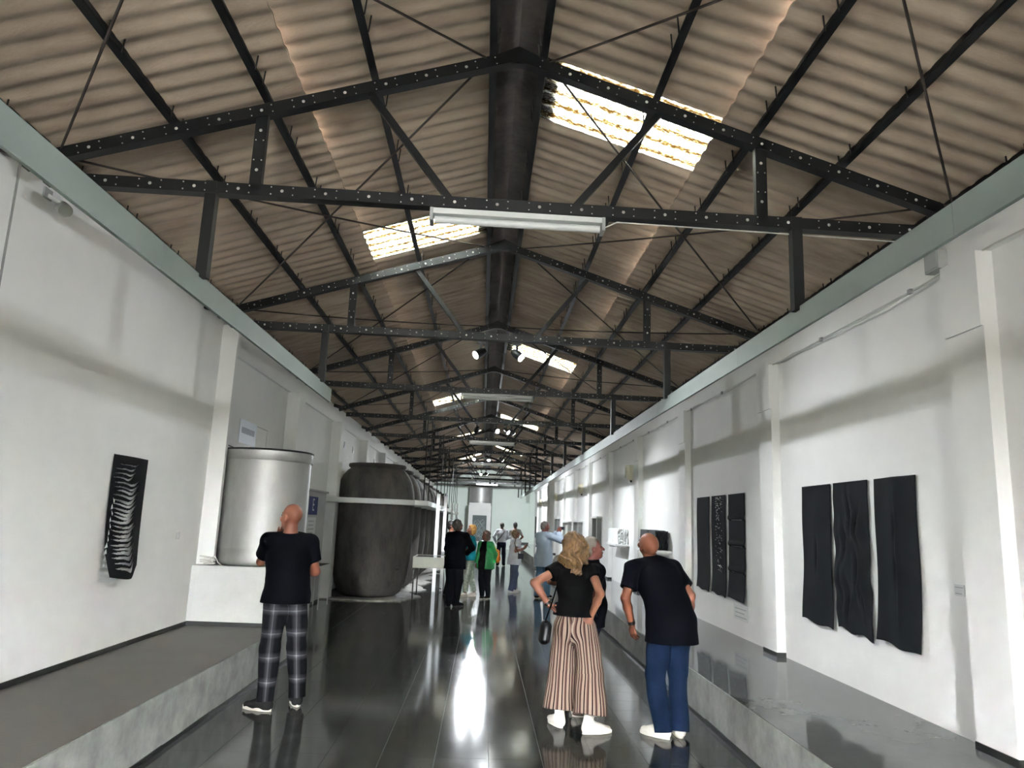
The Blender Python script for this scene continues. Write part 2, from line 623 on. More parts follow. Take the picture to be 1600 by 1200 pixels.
def rivets(a, b, side, seed):
    """one big and two small pale heads, again and again along a member; on both its faces"""
    a, b = Vector(a), Vector(b)
    L = (b - a).length
    ax = (b - a).normalized()
    t = Vector((0, 1, 0)).cross(ax).normalized()
    m = MB()
    s = 0.10
    i = 0
    while s < L - 0.05:
        for fy in (-1, 1):
            specs = [(s, 0.0, 0.012)] + [(s + 0.075, 0.026, 0.0055), (s + 0.075, -0.026, 0.0055), (s + 0.225, 0.026, 0.0055), (s + 0.225, -0.026, 0.0055)]
            for (ss, off, r) in specs:
                if ss > L - 0.04:
                    continue
                c = a + ax * ss + t * off + Vector((0, fy * side, 0))
                vs, n = [], 8
                for q in range(n):
                    an = 2 * math.pi * q / n
                    vs.append(c + (ax * math.cos(an) + t * math.sin(an)) * r)
                for q in range(n):
                    an = 2 * math.pi * q / n
                    vs.append(c + (ax * math.cos(an) + t * math.sin(an)) * r * 0.7 + Vector((0, fy * 0.004, 0)))
                fs = [tuple(range(n, 2 * n))] + [(q, (q + 1) % n, n + (q + 1) % n, n + q) for q in range(n)]
                m.add(vs, fs)
        s += 0.30
        i += 1
    return m


def make_truss():
    t = empty('roof_truss')
    tb = MB()
    tb.bar((-3.1, 0, ZT), (3.24, 0, ZT), 0.05, 0.088, (0, 1, 0))
    tb.bar((-3.1, 0, ZT - 0.042), (3.24, 0, ZT - 0.042), 0.085, 0.010, (0, 1, 0))
    for hx_, hw_ in ((-3.1, XL), (3.24, XR)):
        tb.bar((hx_, 0, ZT + 0.11), (hw_, 0, ZT + 0.20), 0.05, 0.07, (0, 1, 0))
    tie = tb.build('tie_beam', BLACKM, t)
    tag(rivets((-3.1, 0, ZT + 0.003), (3.2, 0, ZT + 0.003), 0.0252, 1).build('rivet_heads', RIVET, tie), kind='stuff')
    for s in (-1, 1):
        a, b = (XC, 0, 5.13), (XC + s * RE, 0, HZ(XC + s * RE))
        m = MB().bar(a, b, 0.05, 0.092, (0, 1, 0))
        off = Vector((-s * 0.318, 0, -1)).normalized() * 0.044
        m.bar(Vector(a) + off, Vector(b) + off, 0.08, 0.010, (0, 1, 0))
        r = m.build('rafter', BLACKM, t)
        tag(rivets(a, b, 0.0252, 2).build('rivet_heads', RIVET, r), kind='stuff')
        xs = XC + s * 1.80
        m = MB().bar((xs, 0, ZT), (xs, 0, HZ(xs)), 0.05, 0.082, (0, 1, 0))
        st = m.build('strut', BLACKM, t)
        tag(rivets((xs, 0, ZT + 0.05), (xs, 0, HZ(xs) - 0.05), 0.0252, 3).build('rivet_heads', RIVET, st), kind='stuff')
        MB().bar((XC + s * 1.08, 0.02, HZ(XC + s * 1.08)), (XC + s * 0.42, 0.02, ZT), 0.045, 0.05, (0, 1, 0)).build('diagonal', BLACKM, t)
    m = MB()
    m.prism([(XC - 0.17, 5.06), (XC + 0.17, 5.06), (XC + 0.17, 5.12), (XC, 5.20), (XC - 0.17, 5.12)], -0.032, 0.032)
    m.v = [(x, z, y) for (x, y, z) in m.v]
    m.build('gusset_plate', BLACKM, t)
    return t


def add_posts(t, left, right):
    for on, x in ((left, -1.98), (right, 2.16)):
        if on:
            MB().bar((x, 0, 3.30), (x, 0, ZT + 0.045), 0.07, 0.075, (0, 1, 0)).build('hanger_post', BLACKM, t)


TR_W = {-1: 'black steel roof truss over the platform art, just above the viewer',
        0: 'nearest black riveted roof truss, a long white tube lamp under it',
        1: 'second black roof truss from the front, spotlights hanging under its middle',
        2: 'third black roof truss from the front, with a white tube lamp',
        3: 'fourth black roof truss from the front, three spotlights under its middle'}
ORD = ['fifth', 'sixth', 'seventh', 'eighth', 'ninth', 'tenth', 'eleventh', 'last']
proto = make_truss()
for k in range(-1, 12):
    t = proto if k == -1 else copy_tree(proto)
    t.location = (0, Y0 + DY * k, 0)
    t.rotation_euler = (0, 0, math.radians(1.1))
    tag(t, TR_W.get(k) or '%s black steel roof truss from the front, far down the hall' % ORD[k - 4], 'truss', 'black steel roof trusses')
trusses = [o for o in COL.objects if o.name.startswith('roof_truss')]
trusses.sort(key=lambda o: o.location.y)
for t in trusses:
    add_posts(t, t.location.y < 9.3, True)

# ------------------------------------------------------------------ pelmets: long strips hanging from the trusses
pm = empty('pelmet_strip', (2.17, 0, 3.16))
y = YB + 0.2
i = 0
while y < 44:
    MB().box(-0.012, 0.012, y + 0.002, min(y + 3.0, 44) - 0.002, 0, 0.168).build('pelmet_panel', PELM, pm)
    y += 3.0
tag(pm, 'long grey-green pelmet strip hanging along the right side', 'pelmet')
pm = empty('pelmet_strip', (-2.0, 0, 3.152))
y = 9.27
while y > YB + 0.3:
    MB().box(-0.012, 0.012, max(y - 5.0, YB + 0.2) + 0.002, y - 0.002, 0, 0.168).build('pelmet_panel', PELM, pm)
    y -= 5.0
tag(pm, 'short grey-green pelmet strip hanging over the left platform', 'pelmet')
# ------------------------------------------------------------------ tube lamps (switched off) under every other truss
def make_tube():
    t = empty('tube_lamp')
    MB().box(-0.60, 0.60, -0.055, 0.055, 0.045, 0.085).build('batten', TUBEW, t)
    m = MB()
    n = 10
    for x in (-0.58, 0.58):
        pass
    m.tube([(-0.585, 0, 0.018), (0.585, 0, 0.018)], 0.026, 12)
    m.build('tube_cover', TUBEW, t, smooth=True)
    for x in (-0.605, 0.605):
        MB().box(x - 0.012, x + 0.012, -0.058, 0.058, -0.01, 0.087).build('end_cap', GREYP, t)
    return t


tw = ['white tube lamp under the nearest roof truss', 'white tube lamp under the third roof truss from the front',
      'small white tube lamp under the fifth roof truss', 'small white tube lamp under the seventh roof truss',
      'far white tube lamp under the ninth roof truss', 'farthest white tube lamp by the end wall']
tube0 = make_tube()
for i in range(6):
    t = tube0 if i == 0 else copy_tree(tube0)
    k = 2 * i
    t.location = (0.15, Y0 + DY * k + 0.004, ZT - 0.058 - 0.087)
    t.rotation_euler = (0, 0, math.radians(1.1))
    tag(t, tw[i], 'lamp', 'white tube lamps under the trusses')
MB().tube([(0.76, 4.9, 3.83), (0.86, 4.905, 3.885), (2.2, 4.93, 3.885), (3.3, 4.955, 3.885)], 0.005, 6).build('lamp_cable', CABLE, tube0, loc=(-0.15, -4.904, -3.805))

# ------------------------------------------------------------------ spotlights on the trusses, each with its own light
LENS = emat('spot_lens', (255, 255, 255), 25.0)


def spot(x, k, aim, power, label, size=95, col=(0.90, 0.95, 1.0), dy=0.0):
    y = Y0 + DY * k + dy + x * 0.0192
    p = Vector((x, y, ZT - 0.20))
    d = (Vector(aim) - p).normalized()
    t = empty('spotlight', (x, y, ZT - 0.056))
    MB().box(-0.05, 0.05, -0.03, 0.03, -0.03, 0).build('track_adapter', BLACKP, t)
    MB().bar((0, 0, -0.03), (0, 0, -0.12), 0.012, 0.03).build('yoke', BLACKP, t)
    c = Vector((0, 0, -0.145))
    b, f = c - d * 0.07, c + d * 0.08
    h = MB().tube([b, c - d * 0.02, c + d * 0.02, f - d * 0.002], 0.05, 16, radii=[0.036, 0.05, 0.052, 0.052]).build('lamp_head', BLACKP, t, smooth=True)
    MB().tube([f - d * 0.003, f + d * 0.002], 0.046, 16).build('lens', LENS, h)
    ld = bpy.data.lights.new('spot_light', 'SPOT')
    ld.energy = power
    ld.color = col
    ld.spot_size = math.radians(size)
    ld.spot_blend = 1.0
    ld.shadow_soft_size = 0.09 if k < 3 else 0.05
    lo = bpy.data.objects.new('spot_light', ld)
    COL.objects.link(lo)
    lo.parent = h
    lo.location = f + d * 0.012
    lo.rotation_euler = (-d).to_track_quat('Z', 'Y').to_euler()
    tag(t, label, 'spotlight', 'black spotlights on the trusses')
    return t


W = SPOT_W
spot(-0.95, -1, (3.45, 6.6, 1.2), W * 0.17, 'unseen black spotlight above the viewer, added to light the near right wall')  # this and the next two: unseen lamps added to light the near walls
spot(-0.10, -1, (-3.43, 6.6, 1.6), W * 0.10, 'unseen black spotlight above the viewer, added to light the left wall', 85)
spot(1.0, -1, (-3.43, 7.4, 1.6), W * 0.26, 'unseen black spotlight above the viewer, added to light the left wall from across', 90)
spot(0.32, 1, (3.45, 6.7, 1.0), W * 0.32, 'lit spotlight under the second truss, its lens glowing')
spot(-0.12, 1, (-3.4, 6.6, 1.4), W * 0.09, 'dark spotlight head under the second truss, turned to the left', 110)
spot(-0.22, 3, (-1.1, 19.0, 1.1), W * 1.1, 'leftmost spotlight under the fourth truss', 36)
spot(0.20, 3, (3.45, 11.0, 1.1), W * 0.32, 'middle spotlight under the fourth truss')
spot(0.42, 3, (3.45, 14.6, 1.4), W * 0.6, 'right spotlight of the three under the fourth truss', 70)
spot(0.55, 3, (3.45, 18.2, 1.3), W * 0.8, 'spotlight under the fourth truss aimed at the white book', 60, dy=0.1)
spot(-0.35, 5, (-1.4, 19.6, 0.6), W * 0.5, 'left spotlight under the sixth truss')
spot(0.10, 5, (0.4, 20.5, 0.3), W * 0.6, 'bright spotlight under the middle of the sixth truss', 110)
spot(0.50, 5, (3.45, 24.5, 1.4), W * 0.65, 'spotlight under the sixth truss facing the right wall', 150)
spot(-0.15, 7, (-1.0, 27.0, 0.8), W * 1.2, 'left spotlight of the pair under the eighth truss', 110)
spot(0.05, 7, (3.4, 31.5, 1.4), W * 1.0, 'right spotlight of the pair under the eighth truss', 155)
spot(0.30, 9, (-0.2, 49.0, 1.6), W * 2.0, 'bright far spotlight hanging before the end wall', 95)
spot(0.55, 9, (3.0, 47.0, 1.6), W * 1.8, 'small far spotlight beside the bright one near the end wall', 150)

# ------------------------------------------------------------------ white block with the steel tank
blk = empty('tank_plinth', (-2.86, 9.8, 0))
MB().box(XL + 2.86, CL + 2.86, YP - 9.8, 10.45 - 9.8, 0, 1.105).build('plinth_body', PAINT2, blk)
tag(blk, 'white masonry block under the steel tank at the platform end', 'plinth')
tank = empty('steel_tank', (-2.845, 9.79, 1.105))
R_ = 0.555
MB().lathe([(R_ * 0.93, 0), (R_ * 0.985, 0.02), (R_, 0.06), (R_ * 1.004, 0.10), (R_, 0.14), (R_, 0.20), (R_ * 1.006, 0.21), (R_, 0.22), (R_, 1.30), (R_ * 0.95, 1.30), (R_ * 0.95, 0.2)],
           64).build('tank_wall', METAL, tank, smooth=True, sharp=50)
MB().lathe([(R_ + 0.012, 1.295), (R_ + 0.016, 1.30), (R_ + 0.014, 1.42), (R_ + 0.004, 1.42), (R_ + 0.002, 1.295)], 64, cap=False).build('rim_band', METAL, tank, smooth=True)
MB().tube([((R_ + 0.012) * math.cos(a * math.pi / 32), (R_ + 0.012) * math.sin(a * math.pi / 32), 1.425) for a in range(64)], 0.012, 8, closed=True).build('rim_gasket', BLACKP, tank, smooth=True)
MB().tube([(-0.30, -0.3, 1.43), (-0.38, -0.36, 1.455), (-0.43, -0.38, 1.475)], 0.007, 6).build('lid_handle', BLACKP, tank)
tag(tank, 'large cylindrical brushed steel tank on the white block', 'tank')
cb = MB()
pts = []
for i in range(90):
    a = i * 0.36
    pts.append((0.075 * math.cos(a) + 0.03 * math.sin(a * 0.37), 0.04 * math.sin(a) + 0.01 * math.cos(a * 0.21), 0.012 + 0.0009 * i + 0.03 * abs(math.sin(a * 0.5)) * (i / 90)))
cb.tube(pts, 0.006, 6)
cb.tube([(0.02, -0.03, 0.01), (0.05, -0.04, 0.1), (0.09, -0.02, 0.11), (0.12, 0, 0.04), (0.16, 0.02, 0.008)], 0.006, 6)
tag(cb.build('cable_coil', CABLE, loc=(-3.27, 9.205, 1.105), smooth=True), 'coil of white cable lying beside the steel tank', 'cable')

# ------------------------------------------------------------------ jars
prof = [(0.50, 0.0), (0.60, 0.02), (0.70, 0.10), (0.78, 0.25), (0.84, 0.5), (0.885, 0.9), (0.905, 1.3), (0.91, 1.7), (0.905, 2.05), (0.885, 2.30), (0.835, 2.52),
        (0.76, 2.68), (0.68, 2.78), (0.625, 2.82), (0.615, 2.84), (0.65, 2.86), (0.665, 2.90), (0.65, 2.935), (0.60, 2.94), (0.56, 2.91), (0.55, 2.80), (0.62, 2.6)]
rim_i = 14
JP = 1.93
JX = -2.50
jar_w = ['nearest huge dark concrete jar, tall and round with a flat rim', 'second huge dark concrete jar in the row by the wall',
         'third huge dark concrete jar in the row', 'fourth huge dark concrete jar in the row', 'fifth huge dark concrete jar in the row',
         'sixth huge dark concrete jar in the row', 'seventh huge dark concrete jar in the row', 'eighth huge dark concrete jar in the row',
         'ninth huge dark concrete jar in the row', 'last huge dark concrete jar in the row, farthest off']
jar = empty('wine_jar', (JX, 17.36, 0.02))
MB().lathe(prof[:rim_i + 1], 48, cap=False).build('jar_body', JAR, jar, smooth=True)
MB().lathe(prof[rim_i:], 48, cap=False).build('jar_rim', JAR, jar, smooth=True)
MB().tube([(0.66, -0.58, 0.62), (0.70, -0.615, 0.62)], 0.022, 8).build('tap_hole', BLACKP, jar)
for k in range(10):
    j = jar if k == 0 else copy_tree(jar)
    j.location = (JX, 17.36 + JP * k, 0.02)
    j.rotation_euler = (0, 0, 0.7 * k if k else 0.0)
    tag(j, jar_w[k], 'jar', 'huge concrete jars along the left wall')
# the jars' low pad of pale mortar with a broken edge
rnd = random.Random(4)
edge = []
y = 16.35
while y < 36.5:
    edge.append((-1.48 + rnd.uniform(-0.10, 0.06) - 0.12 * math.cos((y - 17.36) / JP * 2 * math.pi + math.pi), y)); y += 0.16
poly = [(XL, 16.25), (-2.6, 16.22), (-2.1, 16.28), (-1.75, 16.35)] + edge + [(XL, 36.5)]
PADM = mat('broken_pale_mortar', (126, 124, 118), 0.8, rgb2=(175, 173, 168), scale=5, bump=0.6, bscale=20)
struct(MB().prism(poly, 0.0, 0.02).build('floor_pad', PADM))
# walkway slab around the jars, hung on rods
holes = []
for k in range(10):
    cy = 17.36 + JP * k
    holes.append([(JX + 0.935 * math.cos(-2 * math.pi * q / 40), cy + 0.935 * math.sin(-2 * math.pi * q / 40)) for q in range(40)])
wk = empty('walkway', (0, 0, 2.04))
MB().prism([(XL, 16.0), (-1.46, 16.0), (-1.20, 16.35), (-1.20, 36.6), (XL, 36.6)], 0, 0.105, holes).build('slab', WALKM, wk)
rods = []
for k in range(9):
    yy = 19.98 + (DY / 2) * k
    MB().tube([(-1.26, yy, 0.105), (-1.26, yy, ZT - 2.04 - (0.05 if k % 2 == 0 else -0.3))], 0.012, 8).build('hanger_rod', BLACKM, wk)
for yy in (17.6, 16.21):
    MB().tube([(-1.30, yy, 0.105), (-1.30, yy, ZT - 2.04 + (0.2 if yy > 17 else -0.05))], 0.012, 8).build('hanger_rod', BLACKM, wk)
tag(wk, 'white walkway slab running round the jars at head height', 'walkway')
tag(MB().box(-0.12, 0.12, -0.05, 0.05, 0, 0.035).build('small_box', PAPERW, loc=(-3.28, 16.2, 2.147)), 'small white box lying at the near corner of the walkway', 'box')

# two pairs of tall white upright boards with a stepped rail between
POSTM = mat('white_gloss_board', (238, 240, 240), 0.25)
for i, (yy, lab) in enumerate(((18.9, 'nearer pair of tall white upright boards behind the white table'), (27.4, 'farther pair of tall white upright boards beside the jars'))):
    p = empty('upright_frame', (-1.06, yy, 0))
    MB().box(-0.12, -0.035, -0.03, 0.03, 0.0, 2.39).build('upright_board', POSTM, p)
    MB().box(0.045, 0.125, 0.37, 0.43, 0.0, 2.36).build('upright_board', POSTM, p)
    MB().bar((-0.08, 0, 0.14), (0.10, 0.4, 0.03), 0.02, 0.02).build('foot_brace', BLACKM, p)
    MB().bar((-0.08, 0.03, 2.0), (0.085, 0.37, 2.0), 0.03, 0.03).build('cross_rail', POSTM, p)
    tag(p, lab, 'frame', 'tall white upright frames')
gate = empty('railing_gate', (-1.16, 22.4, 2.145))
MB().bar((0, -1.4, 0.02), (0, 1.4, 0.02), 0.04, 0.04).build('bottom_rail', WALKM, gate)
for q in range(15):
    MB().bar((0, -1.4 + q * 0.2, -0.16), (0, -1.4 + q * 0.2, 0.0), 0.05, 0.03).build('slat', WALKM, gate)
pts = [(0, 0.75 - 0.42 * math.cos(math.pi * q / 14), -0.25 + 0.10 + 0.55 * math.sin(math.pi * q / 14)) for q in range(15)]
MB().tube([(0, 0.33, -0.75)] + pts + [(0, 1.17, -0.75)], 0.035, 10).build('arched_handrail', BLACKM, gate, smooth=True)
tag(gate, 'white slatted rail with a black arched handle by the walkway', 'railing')

# ------------------------------------------------------------------ poster board beyond the tank, console table
pb = empty('poster_board', (-3.379, 13.95, 0))
MB().box(-0.05, 0.06, -0.78, 1.9, 0, 2.2).build('board', PAINT2, pb)
MB().box(-0.05, 0.11, -0.85, 1.9, 2.2, 2.235).build('cap', PAINT2, pb)
MB().box(0.06, 0.066, -0.78, 1.9, 0, 0.05).build('skirting', BLACKB, pb)
PH1 = mat('poster_photo_grey', (70, 74, 78), 0.5, rgb2=(186, 196, 202), scale=3.0)
PH2 = mat('poster_blue', (38, 48, 112), 0.5)
PH3 = mat('poster_photo_brown', (70, 62, 58), 0.5, rgb2=(160, 152, 146), scale=6)
po = MB().box(0.060, 0.064, -0.62, 0.28, 1.25, 2.12).build('photo_poster', PH1, pb)
po = MB().box(0.060, 0.064, 0.40, 1.15, 1.75, 2.10).build('blue_poster', PH2, pb)
text('poster_letter', 'E', 0.34, PAPERW, (0.0655, 0.77, 1.93), (math.radians(90), 0, math.radians(90)), po)
MB().box(0.060, 0.063, 0.40, 1.1, 1.28, 1.70).build('text_sheet', PAPERW, pb)
for q in range(5):
    MB().box(0.063, 0.0635, 0.48, 0.95 - 0.05 * (q % 2), 1.62 - q * 0.075, 1.635 - q * 0.075).build('text_line', GREYP, pb)
MB().box(0.060, 0.064, 0.40, 1.0, 0.98, 1.22).build('small_photo', PH3, pb)
text('board_letter', 'T', 0.22, BLACKP, (0.0615, 0.35, 0.93), (math.radians(90), 0, math.radians(90)), pb)
tag(pb, 'white poster board with photographs standing between tank and jars', 'board')
WFR = mat('white_metal_frame', (225, 226, 224), 0.4)
DTOP = mat('dark_grey_table_top', (70, 70, 68), 0.6)
ct = empty('console_table', (-3.16, 14.92, 0))
for sx in (-0.14, 0.14):
    for sy in (-0.43, 0.43):
        MB().bar((sx, sy, 0), (sx, sy, 0.775), 0.018, 0.018).build('leg', WFR, ct)
for sx in (-0.14, 0.14):
    MB().bar((sx, -0.43, 0.30), (sx, 0.43, 0.30), 0.016, 0.016).build('stretcher', WFR, ct)
f = MB()
f.box(-0.155, 0.155, -0.445, -0.425, 0.77, 0.80).box(-0.155, 0.155, 0.425, 0.445, 0.77, 0.80).box(-0.155, -0.135, -0.425, 0.425, 0.77, 0.80).box(0.135, 0.155, -0.425, 0.425, 0.77, 0.80)
f.build('top_frame', WFR, ct)
MB().box(-0.133, 0.133, -0.423, 0.423, 0.783, 0.804).build('table_top', DTOP, ct)
tag(ct, 'narrow console table with thin white legs beside the poster board', 'table')
# paper sign high on the left wall behind the tank
sg = empty('wall_sign', (XL + 0.001, 10.75, 2.86))
BLUEY = mat('bluish_sheet', (214, 222, 232), 0.5)
MB().box(0, 0.004, -0.45, 0.30, -0.16, 0.17).build('sheet', BLUEY, sg)
for q in range(9):
    MB().box(0.004, 0.005, -0.36 + q * 0.065, -0.315 + q * 0.065, -0.02, 0.065).build('letter_stroke', mat('grey_ink', (120, 126, 146), 0.6), sg)
MB().box(0, 0.003, 0.32, 0.85, 0.145, 0.155).build('trim_line', GREYP, sg)
MB().box(0, 0.003, 0.84, 0.85, -0.16, 0.155).build('trim_line', GREYP, sg)
tag(sg, 'pale blue sign sheet high on the wall above the steel tank', 'sign')

# ------------------------------------------------------------------ display case on black legs
dt = empty('display_table', (-1.05, 17.35, 0))
BOXW = mat('off_white_case', (206, 203, 194), 0.55)
for sx in (-0.42, 0.36):
    for sy in (-0.53, 0.53):
        MB().bar((sx, sy, 0), (sx, sy, 0.70), 0.03, 0.03).build('leg', BLACKM, dt)
b = MB().box(-0.45, 0.40, -0.56, -0.54, 0.69, 0.93).box(-0.45, 0.40, 0.54, 0.56, 0.69, 0.93).box(-0.45, -0.43, -0.54, 0.54, 0.69, 0.93).box(0.38, 0.40, -0.54, 0.54, 0.69, 0.93)
b.box(-0.43, 0.38, -0.54, 0.54, 0.69, 0.72)
b.build('case_tray', BOXW, dt)
GLASS = bpy.data.materials.new('clear_glass')
GLASS.use_nodes = True
gb = GLASS.node_tree.nodes['Principled BSDF']
gb.inputs['Transmission Weight'].default_value = 1.0
gb.inputs['Roughness'].default_value = 0.0
gb.inputs['IOR'].default_value = 1.1
MB().box(-0.43, 0.38, -0.54, 0.54, 0.915, 0.921).build('glass_top', GLASS, dt)
MB().box(-0.3, 0.2, -0.35, 0.3, 0.722, 0.728).build('displayed_sheet', PAPERW, dt)
tag(dt, 'shallow off-white display case on thin black legs', 'display case')

# ------------------------------------------------------------------ far end: steel tank behind a white panel with an artwork
et = empty('steel_tank', (-0.19, 49.1, 0))
MB().lathe([(0.76, 0), (0.76, 3.95), (0.72, 3.95), (0.72, 3.9)], 48).build('tank_wall', METAL, et, smooth=True)
MB().lathe([(0.768, 2.97), (0.772, 2.98), (0.772, 3.04), (0.768, 3.05)], 48, cap=False).build('rim_band', METAL, et, smooth=True)
tag(et, 'tall steel tank against the far end wall', 'tank')
ep = empty('art_panel', (-0.21, 48.1, 0))
MB().box(-0.72, 0.72, -0.06, 0.06, 0, 2.78).build('panel', PAINT2, ep)
MB().box(-0.69, 0.69, -0.09, 0.06, 2.78, 2.92).build('panel_head', PAINT2, ep)
MB().box(-0.45, 0.5, -0.075, -0.06, 2.80, 2.83).build('lamp_slot', BLACKP, ep)
tag(ep, 'white freestanding panel at the far end of the hall', 'panel')
ea = empty('framed_artwork', (-0.20, 48.03, 0.52))
DKART = mat('dark_grey_print', (52, 62, 60), 0.6)
MB().box(-0.45, 0.45, -0.02, 0.0, 0, 1.62).build('sheet', DKART, ea)
LINEW = mat('pale_print_line', (150, 162, 158), 0.6)
rnd = random.Random(11)
m = MB()
for q in range(11):
    xx = -0.32 + q * 0.064
    ph = rnd.uniform(0, 6)
    amp = rnd.uniform(0.03, 0.07)
    z0, z1 = rnd.uniform(0.08, 0.35), rnd.uniform(1.1, 1.5)
    m.tube([(xx + amp * math.sin(ph + z * 7) + 0.04 * math.sin(z * 3), -0.022, z0 + (z1 - z0) * (z / 24.0)) for z in range(25)], 0.008, 5)
tag(m.build('wavy_lines', LINEW, ea), kind='stuff')
tag(ea, 'dark print with pale wavy lines on the far white panel', 'artwork')

# ------------------------------------------------------------------ right wall: cloth panels
def cloth(name, y0, y1, z0, z1, fold, label, group, nx=40, nz=84, holes=None, mat_=None, off=0.014):
    """cloth hanging on the right wall: y across, z down; fold(u, v) gives how far it stands off the wall"""
    t = empty(name, (XR, (y0 + y1) / 2, z1))
    W_, H_ = abs(y1 - y0), z1 - z0
    vs, fs = [], []
    for j in range(nz + 1):
        v = j / nz
        for i in range(nx + 1):
            u = i / nx
            dx, dyy, dz = fold(u, v)
            vs.append((-(off + dx), (0.5 - u) * W_ + dyy, -v * H_ + dz))
    W1 = nx + 1
    for j in range(nz):
        for i in range(nx):
            if holes and holes((i + 0.5) / nx, (j + 0.5) / nz):
                continue
            fs.append((j * W1 + i, j * W1 + i + 1, (j + 1) * W1 + i + 1, (j + 1) * W1 + i))
    m = MB().add(vs, fs)
    o = m.build('cloth_sheet', mat_ or CLOTHB, t, smooth=True, sharp=80)
    md = o.modifiers.new('thick', 'SOLIDIFY'); md.thickness = 0.005; md.offset = 0
    MB().box(-off + 0.004, -0.0005, -W_ / 2 + 0.05, W_ / 2 - 0.05, -0.03, -0.008).build('hanging_strip', BLACKP, t)
    tag(t, label, 'textile', group)
    return t


def gss(x, c, w):
    return math.exp(-((x - c) / w) ** 2)


def foldA(u, v):   # calm sheet with one slit below the middle
    d = 0.018 * gss(u, 0.55, 0.25) * gss(v, 0.45, 0.3) - 0.034 * gss(u, 0.52, 0.022) * gss(v, 0.5, 0.09)
    d += 0.025 * v ** 6 * (0.5 + 0.5 * math.sin(u * 5.5)) + 0.01 * math.sin(v * 9 + u * 3) * v
    return d + 0.02 * v, 0.012 * math.sin(v * 7) * v, -0.045 * u * v + 0.012 * v * math.sin(u * 9)


def foldB(u, v):   # heavily creased, several slits
    d = 0.0
    for (cu, cv, wv, a) in ((0.47, 0.2, 0.12, 1), (0.72, 0.3, 0.09, 1), (0.28, 0.42, 0.14, .8), (0.62, 0.62, 0.13, 1), (0.2, 0.68, 0.1, .8), (0.35, 0.82, 0.12, 1), (0.8, 0.78, 0.1, .7)):
        x = cu + 0.05 * math.sin(v * 14 + cu * 9)
        d += a * (0.026 * gss(u, x - 0.07, 0.06) - 0.03 * gss(u, x, 0.020) + 0.022 * gss(u, x + 0.08, 0.08)) * gss(v, cv, wv)
    d += 0.018 * gss(v, 0.36, 0.04) * math.sin(u * 12) + 0.016 * gss(v, 0.7, 0.05) * math.sin(u * 10 + 1)
    d += 0.025 * v ** 6 * (0.6 + 0.4 * math.sin(u * 8))
    return 0.8 * d + 0.012 * gss(v, 0.5, 0.35), (0.012 * math.sin(v * 11) + 0.015 * math.sin(v * 23)) * (1 if u < .5 else .6) * min(1, v * 4), -0.04 * u * v + 0.015 * v * math.sin(u * 11)


def foldC(u, v):
    d = 0.02 * gss(u, 0.52, 0.22) - 0.024 * gss(u, 0.5 + 0.02 * math.sin(v * 9), 0.018) * (gss(v, 0.3, 0.08) + gss(v, 0.56, 0.09))
    d += 0.012 * gss(u, 0.55, 0.03) * gss(v, 0.5, 0.35) + 0.03 * v ** 7 * (0.5 + 0.5 * math.sin(u * 7 + 2))
    return d + 0.015 * v, 0.008 * math.sin(v * 8), -0.03 * u * v + 0.01 * v * math.sin(u * 8)


G1 = 'black cloth panels on the near right wall'
cloth('cloth_panel', 7.26, 7.91, 0.90, 2.255, foldA, 'leftmost of the three large black cloth panels, one short slit', G1)
cloth('cloth_panel', 6.535, 7.19, 0.905, 2.257, foldB, 'middle large black cloth panel, deeply creased and slit', G1)
cloth('cloth_panel', 5.785, 6.42, 0.90, 2.255, foldC, 'rightmost large black cloth panel, nearest the viewer', G1)


def foldD(u, v):
    return 0.008 * math.sin(v * 5) + 0.03 * v ** 6, 0.004 * math.sin(v * 11), -0.03 * u * v + 0.01 * v * math.sin(u * 10)


def foldE(u, v):
    d = 0.0
    for cv in (0.25, 0.5, 0.745):
        d += 0.03 * gss(v, cv - 0.02, 0.02) - 0.015 * gss(v, cv + 0.008, 0.008)
    return d * (0.4 + 0.6 * math.sin(u * 3.1)) + 0.03 * v ** 6, 0.012 * (gss(v, 0.25, .015) + gss(v, .5, .015) + gss(v, .745, .015)) * (1 if u < .3 else 0), -0.03 * u * v


rnd = random.Random(21)
dots = []
for q in range(95):
    v = 0.02 + 0.75 * rnd.random() ** 1.7
    dots.append((0.30 + 0.45 * rnd.random() + 0.03, v, rnd.uniform(0.010, 0.024)))


def holesD(u, v):
    return any(abs(u - a) < r * 0.95 and abs(v - b) < r * 0.42 * (1 - 0.5 * abs(u - a) / r) for a, b, r in dots)


def holesE(u, v):
    return any(abs(v - cv) < 0.0035 and 0.18 < u < 0.85 for cv in (0.25, 0.5, 0.745))


G2 = 'narrow black cloth panels on the second wall bay'
cloth('cloth_panel', 11.23, 11.87, 0.885, 2.262, foldD, 'plain black cloth panel at the left of the farther trio', G2)
cloth('cloth_panel', 10.47, 11.11, 0.875, 2.262, foldD, 'black cloth panel pierced with many small white holes', G2, nx=60, nz=150, holes=holesD)
cloth('cloth_panel', 9.70, 10.345, 0.875, 2.260, foldE, 'black cloth panel with three thin horizontal slits', G2, nx=40, nz=160, holes=holesE)

t = [o_ for o_ in COL.objects if o_.get('label') == 'black cloth panel pierced with many small white holes'][0]
m = MB()
rnd = random.Random(8)
for (a, b, r) in dots:
    yy, zz = (0.5 - a) * 0.64, -b * 1.387
    s_ = r * rnd.uniform(0.55, 1.0)
    x_ = -0.026 - 0.03 * b ** 6
    an = rnd.uniform(0, 6.3)
    tri = [(x_ - (0.006 if q else 0), yy + s_ * 0.62 * math.cos(an + q * 2.1), zz + s_ * 0.62 * math.sin(an + q * 2.1)) for q in range(3)]
    m.add(tri + [(x_ + 0.002, p[1], p[2]) for p in tri], [(0, 1, 2), (5, 4, 3), (0, 3, 4, 1), (1, 4, 5, 2), (2, 5, 3, 0)])
tag(m.build('cut_flaps', PAPERW, t), kind='stuff')
